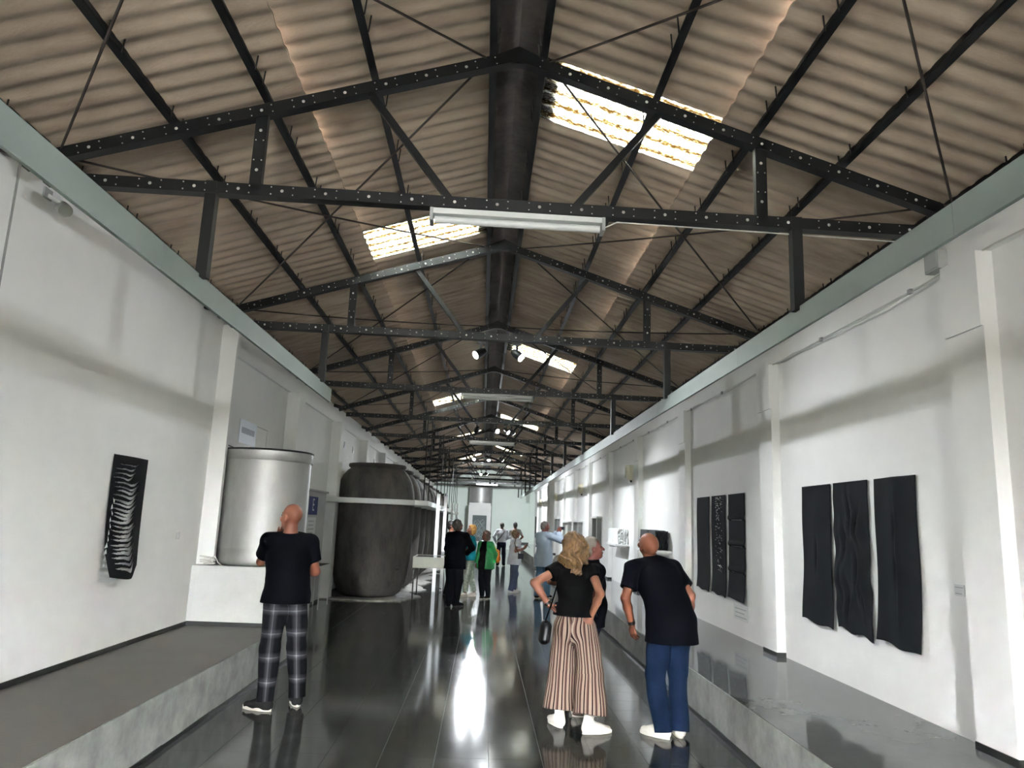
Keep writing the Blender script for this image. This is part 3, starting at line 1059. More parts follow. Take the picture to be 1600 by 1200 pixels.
# captions
def caption(name, y0, y1, z0, z1, lines, label):
    t = empty(name, (XR, (y0 + y1) / 2, z0))
    w = (y1 - y0) / 2
    MB().box(-0.006, 0, -w, w, 0, z1 - z0).build('card', mat('caption_card', (214, 217, 216), 0.6), t)
    h_ = (z1 - z0)
    for q in range(lines):
        zz = h_ * (0.75 - 0.55 * q / max(1, lines - 1)) if lines > 1 else h_ * 0.5
        MB().box(-0.0066, -0.006, -w * 0.8 + w * 0.3 * (q % 2), w * 0.8, zz - h_ * 0.03, zz + h_ * 0.03).build('text_line', mat('pale_grey_print', (150, 154, 156), 0.6), t)
    tag(t, label, 'label')


caption('wall_label', 5.285, 5.40, 1.36, 1.44, 2, 'small caption card to the right of the large cloth panels')
caption('wall_label', 9.67, 10.21, 0.61, 0.80, 3, 'pale text sheet below the farther trio of cloth panels')

# ------------------------------------------------------------------ paper books on wall shelves
def book(name, loc, cover, page, label, seed, open_=True):
    """a thick paper book lying open on its side: two boards, each a stack of torn leaves"""
    t = empty(name, loc)
    rnd = random.Random(seed)
    for side in (0, 1):
        y0 = -0.62 if side == 0 else 0.02
        wd = 0.60 if side == 0 else 0.66
        for q in range(9):
            x = -0.02 - q * 0.027
            h_ = 0.355 + rnd.uniform(-0.012, 0.012)
            n = 9
            edge = []
            outer = y0 if side == 0 else y0 + wd
            sg_ = -1 if side == 0 else 1
            for s in range(n + 1):
                edge.append((outer + sg_ * rnd.uniform(-0.03, 0.045), h_ * s / n))
            inner = y0 + wd if side == 0 else y0
            poly = edge + [(inner, h_), (inner, 0)]
            m = MB().prism(poly, 0, 0.016)
            m.v = [(x - zz, yy, z) for (yy, z, zz) in m.v]
            m.build('leaf', page if (q % 4 == 3) else cover, t)
    tag(t, label, 'artwork')
    return t


def shelf(name, y0, y1, z, label):
    t = empty(name, (XR, (y0 + y1) / 2, z))
    w = (y1 - y0) / 2
    MB().box(-0.33, 0, -w, w, 0, 0.042).build('board', WALKM, t)
    for yy in (-w * 0.7, w * 0.7):
        MB().box(-0.25, 0, yy - 0.01, yy + 0.01, -0.05, 0).build('bracket', WALKM, t)
    tag(t, label, 'shelf')


shelf('wall_shelf', 13.55, 15.15, 1.315, 'white wall shelf holding the black paper book')
shelf('wall_shelf', 17.45, 18.95, 1.315, 'white wall shelf holding the white paper book')
BKC = mat('black_book_paper', (24, 29, 32), 0.8)
WKC = mat('white_book_paper', (236, 237, 235), 0.8)
book('paper_book', (XR - 0.01, 14.35, 1.357), BKC, BKC, 'black torn-paper book standing open on a wall shelf', 3)
MBp = book('paper_book', (XR - 0.01, 18.2, 1.357), WKC, PAPERW, 'bright white torn-paper book standing open on a wall shelf', 5)

# white box frames farther along the right wall
FRG = mat('grey_frame_inside', (178, 180, 176), 0.5)
FRD = mat('dark_frame_inside', (126, 128, 125), 0.5)
fr_w = ['tall narrow white box frame beyond the white book', 'white box frame with two dark side strips on the right wall', 'pale square box frame behind the photographing man',
        'slim grey box frame on the far right wall']
for i, (y0, y1, z0, z1, dark) in enumerate(((21.55, 22.75, 1.05, 1.98, 1), (25.6, 27.5, 1.2, 1.86, 1), (28.9, 31.2, 1.15, 1.84, 0), (33.3, 34.6, 1.1, 2.0, 1))):
    t = empty('box_frame', (XR, (y0 + y1) / 2, z0))
    w, h_ = (y1 - y0) / 2, z1 - z0
    MB().box(-0.16, 0, -w, w, h_, h_ + 0.05).build('top_board', WALKM, t)
    MB().box(-0.012, 0, -w * 0.85, w * 0.85, 0, h_).build('back_sheet', FRG, t)
    for s in (-1, 1):
        MB().box(-0.13, -0.012, s * w * 0.8 - 0.04, s * w * 0.8 + 0.04, 0, h_).build('side_strip', FRD if dark else FRG, t)
    tag(t, fr_w[i], 'frame', 'white box frames on the far right wall')
t = empty('striped_artwork', (XR - 0.002, 47.6, 0.95))
for q in range(3):
    MB().box(-0.05, 0, -0.75 + q * 0.55, -0.35 + q * 0.55, 0, 1.25).build('dark_strip', PAPERB, t)
tag(t, 'tall artwork of black vertical strips at the far end of the right wall', 'artwork')

# cream loudspeakers high on the right wall
sp_w = ['nearest cream loudspeaker high on the right wall', 'second cream loudspeaker high on the right wall', 'third cream loudspeaker high on the right wall', 'farthest cream loudspeaker high on the right wall']
spk = empty('wall_speaker')
m = MB().prism([(0, -0.19), (0, 0.19), (-0.10, 0.17), (-0.15, 0.08), (-0.15, -0.08), (-0.10, -0.17)], 0, 0.34)
m.v = [(x * (1.0 if z > 0.2 else 0.6), y * (1.0 if z > 0.2 else 0.7), z) for (x, y, z) in m.v]
m.build('cabinet', CREAM, spk)
MB().box(-0.155, -0.148, -0.07, 0.07, 0.05, 0.30).build('grille', mat('cream_grille', (190, 184, 160), 0.7), spk)
MB().box(-0.05, 0, -0.03, 0.03, -0.05, 0.0).build('bracket', BLACKP, spk)
for i, yy in enumerate((17.25, 26.0, 35.0, 44.4)):
    s_ = spk if i == 0 else copy_tree(spk)
    s_.location = (XR, yy, 2.84)
    tag(s_, sp_w[i], 'speaker', 'cream loudspeakers on the right wall')

# junction box with cable on the near right wall
jb = empty('junction_box', (XR - 0.05, 5.22, 3.755))
MB().box(-0.075, 0, -0.085, 0.085, 0, 0.15).build('box_body', GREYP, jb)
MB().box(-0.082, -0.075, -0.075, 0.075, 0.01, 0.14).build('box_lid', GREYP, jb)
tag(jb, 'grey junction box high on the right wall beside the first pilaster', 'box')
pts = []
y = 1.0
rnd = random.Random(9)
while y < 36:
    pts.append((XR - 0.062, y, 3.72 + 0.012 * rnd.uniform(-1, 1) + 0.02 * math.sin(y * 1.67)))
    y += 0.3
cbl = MB().tube(pts, 0.007, 6)
o = cbl.build('wall_cable', CABLE)
for q in range(16):
    MB().box(XR - 0.075, XR - 0.05, 2.4 + q * 1.6, 2.44 + q * 1.6, 3.705, 3.745).build('cable_clip', GREYP, o)
tag(o, 'thin pale cable clipped along the top of the right wall', 'cable')

# ------------------------------------------------------------------ left wall: cut paper work, switch, floodlight
t = empty('cut_paper_artwork', (XL, 7.28, 1.13))
W_, H_ = 0.70, 1.10
nx, nz = 84, 250
rnd = random.Random(5)
slits = []
v = 0.075
while v < 0.955:
    g = 0.2 + 0.8 * min(1, v / 0.45)
    slits.append((v, rnd.uniform(0.009, 0.0135) * g + 0.0015, rnd.uniform(0.04, 0.16), rnd.uniform(0.68, 0.78) if v > .2 else rnd.uniform(0.5, .75), rnd.uniform(-0.01, 0.012)))
    v += rnd.uniform(0.030, 0.044)


def slit_at(u, v):
    for (c, th, u0, u1, ph) in slits:
        if u0 < u < u1:
            s = (u - u0) / (u1 - u0)
            cen = c + 0.030 * (s - 0.3) - 0.16 * max(0, s - 0.6) ** 2 * 2 + 0.006 * math.sin(s * 7 + c * 9)
            half = th * (0.35 + 1.0 * s) * min(1, 6 * s, 5 * (1 - s) + 0.1)
            if abs(v - cen) < half:
                return True
    return False


vs, fs = [], []
for j in range(nz + 1):
    v = j / nz
    bottom = 0.0
    for i in range(nx + 1):
        u = i / nx
        x = 0.012 + 0.02 * math.sin(u * 3.1) + 0.10 * v ** 3 * gss(u, 0.35, 0.5) + 0.10 * max(0, v - 0.8) * 3 * (1 - u)
        z = H_ - v * H_ * (1.0 - 0.07 * max(0, u - 0.55) * 2) - 0.04 * math.sin(u * 3.0) * v ** 8
        yy = (u - 0.5) * W_ - 0.03 * max(0, v - 0.85) * (1 - u) * 6
        vs.append((x, yy, z))
W1 = nx + 1
for j in range(nz):
    for i in range(nx):
        if not slit_at((i + 0.5) / nx, (j + 0.5) / nz):
            fs.append((j * W1 + i, (j + 1) * W1 + i, (j + 1) * W1 + i + 1, j * W1 + i + 1))
o = MB().add(vs, fs).build('cut_sheet', PAPERB, t, smooth=True)
md = o.modifiers.new('thick', 'SOLIDIFY'); md.thickness = 0.002
for q in range(11):      # pale undersides of the tongues that curl out past the left edge
    v = 0.36 + q * 0.052
    zz = H_ * (1 - v)
    L_ = 0.06 + 0.05 * math.sin(q * 1.7) ** 2 + 0.05 * (q > 6)
    MB().add([(0.05, -0.34, zz), (0.06, -0.34, zz - 0.045), (0.10, -0.35 - L_, zz - 0.05), (0.09, -0.35 - L_ * 0.6, zz - 0.030)],
             [(0, 1, 2, 3), (3, 2, 1, 0)]).build('paper_tongue', PAPERW, t)
m = MB()
n = 16
vs = []
for i in range(n + 1):
    u = i / n
    vs.append((0.05 + 0.06 * math.sin(u * 3.14), -0.38 + u * 0.5, -0.01 - 0.03 * math.sin(u * 3.14) + 0.05 * u))
    vs.append((0.02 + 0.02 * math.sin(u * 3.14), -0.36 + u * 0.46, -0.035 - 0.06 * math.sin(u * 3.14) + 0.07 * u))
m.add(vs, [(2 * i, 2 * i + 1, 2 * i + 3, 2 * i + 2) for i in range(n)])
m.build('curled_bottom', PAPERW, t, smooth=True)
tag(t, 'black cut-paper artwork with wavy slits curling off the left wall', 'artwork')
sw = empty('light_switch', (XL, 8.62, 1.46))
MB().box(0, 0.010, -0.04, 0.04, -0.04, 0.04).build('plate', WALKM, sw)
MB().box(0.010, 0.015, -0.015, 0.015, -0.025, 0.025).build('rocker', WALKM, sw)
tag(sw, 'small white switch plate on the left wall', 'switch')
fl = empty('wall_floodlight', (XL, 5.38, 4.06))
MB().box(0, 0.015, -0.05, 0.05, -0.03, 0.05).build('wall_plate', GREYP, fl)
MB().bar((0.01, 0, 0), (0.10, 0.06, -0.05), 0.02, 0.03).build('arm', GREYP, fl)
MB().tube([(0.07, 0.10, -0.05), (0.15, 0.02, -0.11)], 0.05, 14).build('lamp_head', mat('aluminium', (170, 170, 166), 0.35, metal=0.8), fl, smooth=True)
tag(fl, 'small metal lamp on a bracket at the top of the left wall', 'lamp')
# grey step block by the far stretch of the right platform
sb = MB().box(-0.17, 0.17, -0.25, 0.25, 0, 0.26).box(-0.12, 0.12, -0.20, 0.20, 0.26, 0.29)
tag(sb.build('step_block', CURB, loc=(1.92, 24.1, 0)), 'pale step block against the far right platform', 'step')
# ------------------------------------------------------------------ people: bodies grown as smooth surfaces round a posed skeleton
def nrm(v):
    v = np.asarray(v, float)
    return v / (np.linalg.norm(v) + 1e-12)


def smin(a, b, k):
    h_ = np.clip(0.5 + 0.5 * (b - a) / k, 0, 1)
    return b + (a - b) * h_ - k * h_ * (1 - h_)


class Field:
    """smooth union of tapered elliptical limbs and ellipsoids"""

    def __init__(self):
        self.p, self.cut, self.noise = [], [], None

    def cone(self, a, b, ra, rb, right=(1, 0, 0), k=0.03, flat=False, op=1):
        a, b = np.asarray(a, float), np.asarray(b, float)
        ra = (ra, ra) if np.isscalar(ra) else ra
        rb = (rb, rb) if np.isscalar(rb) else rb
        ax = b - a
        L = np.linalg.norm(ax) + 1e-9
        ax = ax / L
        r = np.asarray(right, float)
        r = r - ax * r.dot(ax)
        if np.linalg.norm(r) < 1e-3:
            r = np.cross(ax, [0.3, 1, 0.2])
        r = nrm(r)
        self.p.append(('c', a, ax, L, np.array(ra, float), np.array(rb, float), r, np.cross(ax, r), k, flat, op, (a + b) / 2, L / 2 + max(*ra, *rb)))
        return self

    def ell(self, c, r, X=(1, 0, 0), Y=(0, 1, 0), Z=(0, 0, 1), k=0.02, op=1):
        self.p.append(('e', np.asarray(c, float), np.array([X, Y, Z], float), np.array(r, float), k, op, np.asarray(c, float), max(r)))
        return self

    def eval(self, P, C, br):
        d = np.full(P.shape[:2], 0.5)
        for q in self.p:
            mid, rad = q[-2], q[-1]
            sel = np.nonzero(np.linalg.norm(C - mid, axis=1) < rad + br + 0.06)[0]
            if len(sel) == 0:
                continue
            X = P[sel]
            if q[0] == 'c':
                _, a, ax, L, ra, rb, r, f, k, flat, op = q[:11]
                v = X - a
                t = v @ ax
                tc = np.clip(t / L, 0, 1)
                w = ra[0] + (rb[0] - ra[0]) * tc
                dp = ra[1] + (rb[1] - ra[1]) * tc
                u, s = v @ r, v @ f
                e = t - tc * L
                if flat:
                    e = np.where(e > 0, 0, e)
                m_ = np.minimum(w, dp)
                k0 = np.sqrt((u / w) ** 2 + (s / dp) ** 2 + (e / m_) ** 2)
                k1 = np.sqrt((u / w ** 2) ** 2 + (s / dp ** 2) ** 2 + (e / m_ ** 2) ** 2) + 1e-9
                di = k0 * (k0 - 1) / k1
                if flat:
                    di = np.maximum(di, t - L)
            else:
                _, c, A, rr, k, op = q[:6]
                v = (X - c) @ A.T
                k0 = np.sqrt(((v / rr) ** 2).sum(-1))
                k1 = np.sqrt(((v / rr ** 2) ** 2).sum(-1)) + 1e-9
                di = k0 * (k0 - 1) / k1
            if op > 0:
                d[sel] = smin(d[sel], di, k)
            else:
                d[sel] = -smin(-d[sel], di, k)
        if self.noise is not None:
            d = d + self.noise(P)
        for (n, c0) in self.cut:
            d = np.maximum(d, P @ np.asarray(n, float) - c0)
        return d

    def surface(self, vox):
        lo = np.min([q[-2] - q[-1] for q in self.p], 0) - 0.06
        hi = np.max([q[-2] + q[-1] for q in self.p], 0) + 0.06
        Bn = 8
        B = vox * Bn
        nb = np.ceil((hi - lo) / B).astype(int)
        gi = np.stack(np.meshgrid(*[np.arange(n) for n in nb], indexing='ij'), -1).reshape(-1, 3)
        C = lo + (gi + 0.5) * B
        d0 = self.eval(C[:, None, :], C, B)[:, 0]
        act = np.abs(d0) < B * 1.15
        gi, C = gi[act], C[act]
        off = np.stack(np.meshgrid(*[np.arange(Bn + 1)] * 3, indexing='ij'), -1).reshape(-1, 3)
        P = (lo + gi[:, None, :] * B + off[None] * vox)
        D = self.eval(P, C, B).reshape(-1, Bn + 1, Bn + 1, Bn + 1)
        n1 = nb * Bn + 3
        corner = [(i, j, k) for i in (0, 1) for j in (0, 1) for k in (0, 1)]
        V = {c: D[:, c[0]:Bn + c[0], c[1]:Bn + c[1], c[2]:Bn + c[2]] for c in corner}
        neg = sum((V[c] < 0).astype(np.int8) for c in corner)
        mask = (neg > 0) & (neg < 8)
        bi, ci, cj, ck = np.nonzero(mask)
        acc = np.zeros((len(bi), 3)); cnt = np.zeros(len(bi))
        vals = {c: V[c][bi, ci, cj, ck] for c in corner}
        for c in corner:
            for ax in range(3):
                if c[ax] == 0:
                    e = list(c); e[ax] = 1; e = tuple(e)
                    a, b = vals[c], vals[e]
                    m_ = (a < 0) != (b < 0)
                    t = np.where(m_, a / np.where(np.abs(a - b) < 1e-12, 1e-12, a - b), 0)
                    p = np.tile(np.array(c, float), (len(bi), 1))
                    p[:, ax] = t
                    acc += p * m_[:, None]; cnt += m_
        G = gi[bi] * Bn + np.stack([ci, cj, ck], 1)
        verts = lo + (G + acc / cnt[:, None]) * vox
        key = ((G[:, 0] + 1) * n1[1] + G[:, 1] + 1) * n1[2] + G[:, 2] + 1
        order = np.argsort(key)
        sk = key[order]

        def find(g):
            kk = ((g[:, 0] + 1) * n1[1] + g[:, 1] + 1) * n1[2] + g[:, 2] + 1
            i = np.clip(np.searchsorted(sk, kk), 0, len(sk) - 1)
            return np.where(sk[i] == kk, order[i], -1)

        quads = []
        for ax in range(3):
            s0 = [slice(0, Bn)] * 3
            s1 = [slice(0, Bn)] * 3
            s1[ax] = slice(1, Bn + 1)
            a, b = D[(slice(None), *s0)], D[(slice(None), *s1)]
            bi, ci, cj, ck = np.nonzero((a < 0) != (b < 0))
            g = gi[bi] * Bn + np.stack([ci, cj, ck], 1)
            flip = a[bi, ci, cj, ck] < 0
            e1, e2 = np.eye(3, dtype=int)[(ax + 1) % 3], np.eye(3, dtype=int)[(ax + 2) % 3]
            q = np.stack([find(g - e1 - e2), find(g - e2), find(g), find(g - e1)], 1)
            q = np.where(flip[:, None], q, q[:, ::-1])
            quads.append(q[(q >= 0).all(1)])
        return verts, np.concatenate(quads)


def field_mesh(name, field, vox, material, parent=None, attr=None):
    v, q = field.surface(vox)
    me = bpy.data.meshes.new(name)
    me.vertices.add(len(v)); me.vertices.foreach_set('co', v.astype(np.float32).ravel())
    me.loops.add(len(q) * 4); me.loops.foreach_set('vertex_index', q.astype(np.int32).ravel())
    me.polygons.add(len(q))
    me.polygons.foreach_set('loop_start', np.arange(0, len(q) * 4, 4, dtype=np.int32))
    me.polygons.foreach_set('use_smooth', np.ones(len(q), bool))
    me.update(calc_edges=True)
    me.validate()
    if attr is not None:
        for nm, fn in attr.items():
            at = me.attributes.new(nm, 'FLOAT', 'POINT')
            at.data.foreach_set('value', fn(v).astype(np.float32))
    me.materials.append(material)
    o = bpy.data.objects.new(name, me)
    COL.objects.link(o)
    if parent is not None:
        o.parent = parent
    return o


def ik(a, t, l1, l2, pole):
    a, t = np.asarray(a, float), np.asarray(t, float)
    d = t - a
    L = np.linalg.norm(d)
    L2 = min(L, (l1 + l2) * 0.999)
    u = d / (L + 1e-9)
    t = a + u * L2
    x = (l1 ** 2 - l2 ** 2 + L2 ** 2) / (2 * L2)
    h_ = math.sqrt(max(0, l1 ** 2 - x ** 2))
    p = np.asarray(pole, float)
    p = nrm(p - u * p.dot(u))
    return a + u * x + p * h_, t


def head_dirs(ang):
    a = math.radians(ang)
    return np.array([-math.sin(a), math.cos(a), 0.0]), np.array([math.cos(a), math.sin(a), 0.0])


def rot(v, axis, deg):
    return np.array(Matrix.Rotation(math.radians(deg), 3, Vector(axis)) @ Vector(v))


def fold_noise(amp, sx=9.0, sz=6.0, ph=0.0):
    def f(P):
        x, y, z = P[..., 0], P[..., 1], P[..., 2]
        return amp * (np.sin(sx * x + 5 * z + ph) * np.sin(sz * z - 7 * y + ph * 1.7) + 0.6 * np.sin(17 * z + 6 * x - 8 * y + ph * 2.3))
    return f


def simple_mat(name, rgb, rough=0.8, var=0.08, scale=6, bump=0.15, bscale=90):
    return mat(name, rgb, rough, var=var, scale=scale, bump=bump, bscale=bscale, spec=0.06)


SKIN = mat('light_skin', (134, 88, 68), 0.55, var=0.06, scale=9)
SKIN2 = mat('tanned_skin', (120, 70, 50), 0.5, var=0.07, scale=9)
SKIN3 = mat('ruddy_skin', (126, 70, 60), 0.5, var=0.07, scale=9)
EYE = mat('dark_eye', (30, 24, 22), 0.2)
LIP = mat('lip', (150, 88, 80), 0.5)


def icoball(name, c, r, material, parent, scale=(1, 1, 1)):
    bm = bmesh.new()
    bmesh.ops.create_icosphere(bm, subdivisions=2, radius=1.0)
    for v in bm.verts:
        v.co = Vector((c[0] + v.co.x * r * scale[0], c[1] + v.co.y * r * scale[1], c[2] + v.co.z * r * scale[2]))
    me = bpy.data.meshes.new(name)
    bm.to_mesh(me); bm.free()
    me.materials.append(material)
    me.polygons.foreach_set('use_smooth', [True] * len(me.polygons))
    o = bpy.data.objects.new(name, me)
    COL.objects.link(o)
    o.parent = parent
    return o


def person(loc, H, face, label, feet, hands, head, lean=(0, 0), hips=None, female=False, bulk=1.0, skin=None, top=None, bottom=None,
           hair=None, shoes=None, vox=0.0065, shift=(0, 0), drop=0.0, jacket=None, bands=(), group='visitors in the hall', curl=35):
    """loc on the floor; all targets are offsets in metres from loc, along the hall's axes; face and head angles in degrees, 0 = down the hall, + = to the left"""
    S = H / 1.75
    fw, rt = head_dirs(face)
    pf, prt = head_dirs(face if hips is None else hips)
    up = np.array([0, 0, 1.0])
    skin = skin or SKIN
    P = np.array([shift[0], shift[1], 0.945 * S - drop])
    d1 = rot(rot(up, rt, -lean[0] * 0.5), fw, lean[1] * 0.5)
    d2 = rot(rot(up, rt, -lean[0]), fw, lean[1])
    waist = P + d1 * 0.12 * S
    chest = waist + (d1 * 0.4 + d2 * 0.6) * 0.21 * S
    nb = chest + d2 * 0.205 * S
    tf = nrm(np.cross(d2, rt))
    sw = (0.158 if female else 0.178) * S * (0.5 + 0.5 * bulk)
    shs = {}
    for s, n in ((-1, 'L'), (1, 'R')):
        shs[n] = nb - d2 * 0.055 * S + rt * s * sw
    hips_ = {n: P + prt * s * 0.088 * S - up * 0.02 * S for s, n in ((-1, 'L'), (1, 'R'))}
    # legs
    leg = {}
    for n in 'LR':
        fx, fy, ta = feet[n][:3]
        fz = feet[n][3] if len(feet[n]) > 3 else 0.0
        tf_, tr_ = head_dirs(ta)
        ank = np.array([fx, fy, 0.085 * S + fz]) - tf_ * 0.05 * S
        kn, ank = ik(hips_[n], ank, 0.425 * S, 0.425 * S, pf * 0.7 + tf_ * 0.5)
        leg[n] = (hips_[n], kn, ank, tf_, tr_)
    arm = {}
    for n in 'LR':
        hx, hy, hz, pole = hands[n][:4]
        el, wr = ik(shs[n], (hx, hy, hz), 0.285 * S, 0.25 * S, pole)
        hd = nrm(hands[n][4]) if len(hands[n]) > 4 and hands[n][4] is not None else nrm(wr - el)
        pn = nrm(hands[n][5]) if len(hands[n]) > 5 else nrm(-rt * (1 if n == 'R' else -1) + fw * 0.3)
        arm[n] = (shs[n], el, wr, hd, pn)
    hfw, hrt = head_dirs(head[0])
    hfw = rot(hfw, hrt, -head[1])
    hroll = head[2] if len(head) > 2 else 0
    hup = nrm(np.cross(hrt, hfw))
    hrt, hup = rot(hrt, hfw, hroll), rot(hup, hfw, hroll)
    HC = nb + (d2 * 0.35 + hup * 0.65) * 0.165 * S + hfw * 0.02 * S
    bw = bulk
    W_ = dict(hip=(0.168, 0.118), waist=(0.150, 0.112), chest=(0.168, 0.122), sh=(0.140, 0.088))
    if female:
        W_ = dict(hip=(0.176, 0.122), waist=(0.135, 0.100), chest=(0.150, 0.118), sh=(0.122, 0.080))
    W_ = {k_: (v[0] * S * bw, v[1] * S * bw) for k_, v in W_.items()}

    def torso(F, off=0.0, hem=None, k=0.035, flare=0.0):
        g = lambda n, e=0.0: (W_[n][0] + off + e, W_[n][1] + off + e)
        if hem is None:
            F.cone(P - up * 0.05 * S, waist, g('hip'), g('waist'), prt, k)
        else:
            F.cone(np.array([P[0], P[1], hem - 0.02]), P + up * 0.0, g('hip', flare), g('hip', flare * 0.4), prt, k)
            F.cone(P, waist, g('hip', flare * 0.4), g('waist', flare * 0.3), prt, k)
        F.cone(waist, chest, g('waist', flare * 0.3), g('chest'), rt, k)
        F.cone(chest, nb - d2 * 0.075 * S, g('chest'), g('sh'), rt, k)
        for n in 'LR':
            F.cone(nb - d2 * 0.045 * S, shs[n] - d2 * 0.004, 0.066 * S + off, 0.052 * S + off, rt, k)
        for n in 'LR':
            pass

    # ---- the body itself: one continuous surface
    F = Field()
    torso(F)
    for n in 'LR':
        h0, kn, an, tf_, tr_ = leg[n]
        F.cone(h0, kn, 0.080 * S * bw, 0.054 * S, k=0.03)
        F.cone(kn, kn + (an - kn) * 0.35, 0.054 * S, 0.054 * S, k=0.02)
        F.cone(kn + (an - kn) * 0.35, an, 0.054 * S, 0.036 * S, k=0.02)
        F.cone(an, np.array([an[0], an[1], an[2] * 0.55]) + tf_ * 0.12 * S, 0.036 * S, (0.036 * S, 0.024 * S), tr_, 0.02)
        s0, el, wr, hd, pn = arm[n]
        aw = 0.92 if female else 1.0
        F.cone(s0, el, 0.050 * S * aw * bw, 0.040 * S * aw, k=0.03)
        F.cone(el, el + (wr - el) * 0.35, 0.041 * S * aw, 0.040 * S * aw, k=0.02)
        F.cone(el + (wr - el) * 0.35, wr, 0.040 * S * aw, 0.028 * S * aw, k=0.02)
        side = nrm(np.cross(hd, pn))
        ts = side * (1 if np.dot(side, fw + up * 0.4) > 0 else -1)
        if len(hands[n]) > 6:
            ts = side * hands[n][6]
        F.cone(wr + hd * 0.010 * S, wr + hd * 0.080 * S, (0.030 * S, 0.017 * S), (0.040 * S, 0.014 * S), ts, 0.012)
        for i, (o_, ln, fan) in enumerate(((0.032, 0.070, 9), (0.011, 0.078, 3), (-0.010, 0.072, -3), (-0.030, 0.056, -9))):
            b0 = wr + hd * (0.080 - 0.006 * abs(i - 1)) * S + ts * o_ * S
            ax1 = nrm(hd + pn * math.tan(math.radians(curl * 0.6)) + ts * math.tan(math.radians(fan)))
            b1 = b0 + ax1 * ln * 0.52 * S
            ax2 = nrm(hd * math.cos(math.radians(curl * 1.6)) + pn * math.sin(math.radians(curl * 1.6)) + ts * 0.08 * fan / 9)
            b2 = b1 + ax2 * ln * 0.5 * S
            F.cone(b0, b1, 0.0095 * S, 0.0088 * S, k=0.006)
            F.cone(b1, b2, 0.0088 * S, 0.0072 * S, k=0.004)
        t0 = wr + hd * 0.028 * S + ts * 0.024 * S
        t1 = t0 + nrm(hd * 0.65 + ts * 0.65 + pn * 0.35) * 0.042 * S
        t2 = t1 + nrm(hd * 0.9 + ts * 0.25 + pn * 0.4) * 0.032 * S
        F.cone(t0, t1, 0.013 * S, 0.011 * S, k=0.012)
        F.cone(t1, t2, 0.011 * S, 0.009 * S, k=0.004)
    for s in (-1, 1):
        F.ell(P - pf * 0.055 * S + prt * s * 0.075 * S - up * 0.05 * S, (0.085 * S * bw, 0.085 * S * bw, 0.085 * S), k=0.04)
    nr = (0.050 if female else 0.060) * S
    F.cone(nb - d2 * 0.05 * S, HC - hup * 0.055 * S - hfw * 0.018 * S, nr * 1.12, nr * 0.95, k=0.03)
    A = dict(X=hrt, Y=hfw, Z=hup)
    L_ = lambda x, y, z: HC + (hrt * x + hfw * y + hup * z) * S
    F.ell(L_(0, -0.012, 0.028), (0.077 * S, 0.098 * S, 0.092 * S), k=0.02, **A)
    F.ell(L_(0, 0.020, -0.035), (0.060 * S, 0.074 * S, 0.082 * S), k=0.025, **A)
    F.ell(L_(0, 0.058, -0.092), (0.030 * S, 0.030 * S, 0.024 * S), k=0.03, **A)
    F.ell(L_(0, 0.074, 0.022), (0.050 * S, 0.020 * S, 0.013 * S), k=0.014, **A)
    for s in (-1, 1):
        F.ell(L_(s * 0.032, 0.098, 0.000), (0.015 * S, 0.014 * S, 0.011 * S), k=0.012, op=-1, **A)
        F.ell(L_(s * 0.042, 0.068, -0.030), (0.022 * S, 0.020 * S, 0.020 * S), k=0.02, **A)
        F.ell(L_(s * 0.079, -0.008, -0.012), (0.010 * S, 0.021 * S, 0.032 * S), k=0.008, **A)
    F.cone(L_(0, 0.088, 0.010), L_(0, 0.116, -0.034), 0.009 * S, 0.0145 * S, hrt, 0.008)
    F.ell(L_(0, 0.092, -0.062), (0.024 * S, 0.011 * S, 0.012 * S), k=0.008, **A)
    body = field_mesh('person', F, vox, skin)
    body.location = (loc[0], loc[1], 0.0)
    for s in (-1, 1):
        icoball('eye', L_(s * 0.032, 0.083, 0.001), 0.011 * S, EYE, body)
    icoball('mouth', L_(0, 0.097, -0.064), 0.010 * S, LIP, body, (1.2, 0.6, 0.45))

    # ---- clothes
    def upper(spec, nm, extra=0.0):
        F = Field()
        off = spec.get('off', 0.016) * S
        hem = spec['hem']
        torso(F, off, hem, 0.04, spec.get('flare', 0.012))
        if spec.get('belly'):
            F.ell(waist + fw * 0.05 * S, ((W_['waist'][0] + off) * 0.9, 0.13 * S, 0.14 * S), rt, fw, up, 0.06)
        if female:
            F.ell(chest + tf * 0.075 * S, (0.13 * S, 0.065 * S, 0.07 * S), rt, tf, d2, 0.05)
        if spec.get('belly') is None and not female:
            F.ell(chest - tf * 0.02 * S + d2 * 0.05 * S, (0.165 * S * bw + off * .5, 0.115 * S * bw + off, 0.13 * S), rt, tf, d2, 0.04)
        for n in 'LR':
            s0, el, wr, hd, pn = arm[n]
            sl = spec.get('sleeve', 0.6)
            so = spec.get('soff', 0.016) * S
            if sl <= 1.0:
                F.cone(s0, s0 + (el - s0) * sl, 0.056 * S * bw + off * 0.7, 0.046 * S * bw + so, k=0.03, flat=True)
            else:
                F.cone(s0, el, 0.055 * S * bw + off * 0.7, 0.044 * S + so, k=0.03)
                F.cone(el, el + (wr - el) * (sl - 1.0), 0.044 * S + so, 0.032 * S + so, k=0.03, flat=True)
        F.noise = fold_noise(spec.get('fold', 0.004), ph=loc[0] * 3 + loc[1])
        F.cut.append(((0, 0, -1), -hem))
        nd = nrm(d2 + hfw * 0.0)
        F.cut.append((nd - fw * 0.15, float(np.dot(nb + d2 * (0.028 if spec.get('collar') is None else 0.045) * S, nd - fw * 0.15))))
        o = field_mesh(nm, F, vox, spec['mat'], body)
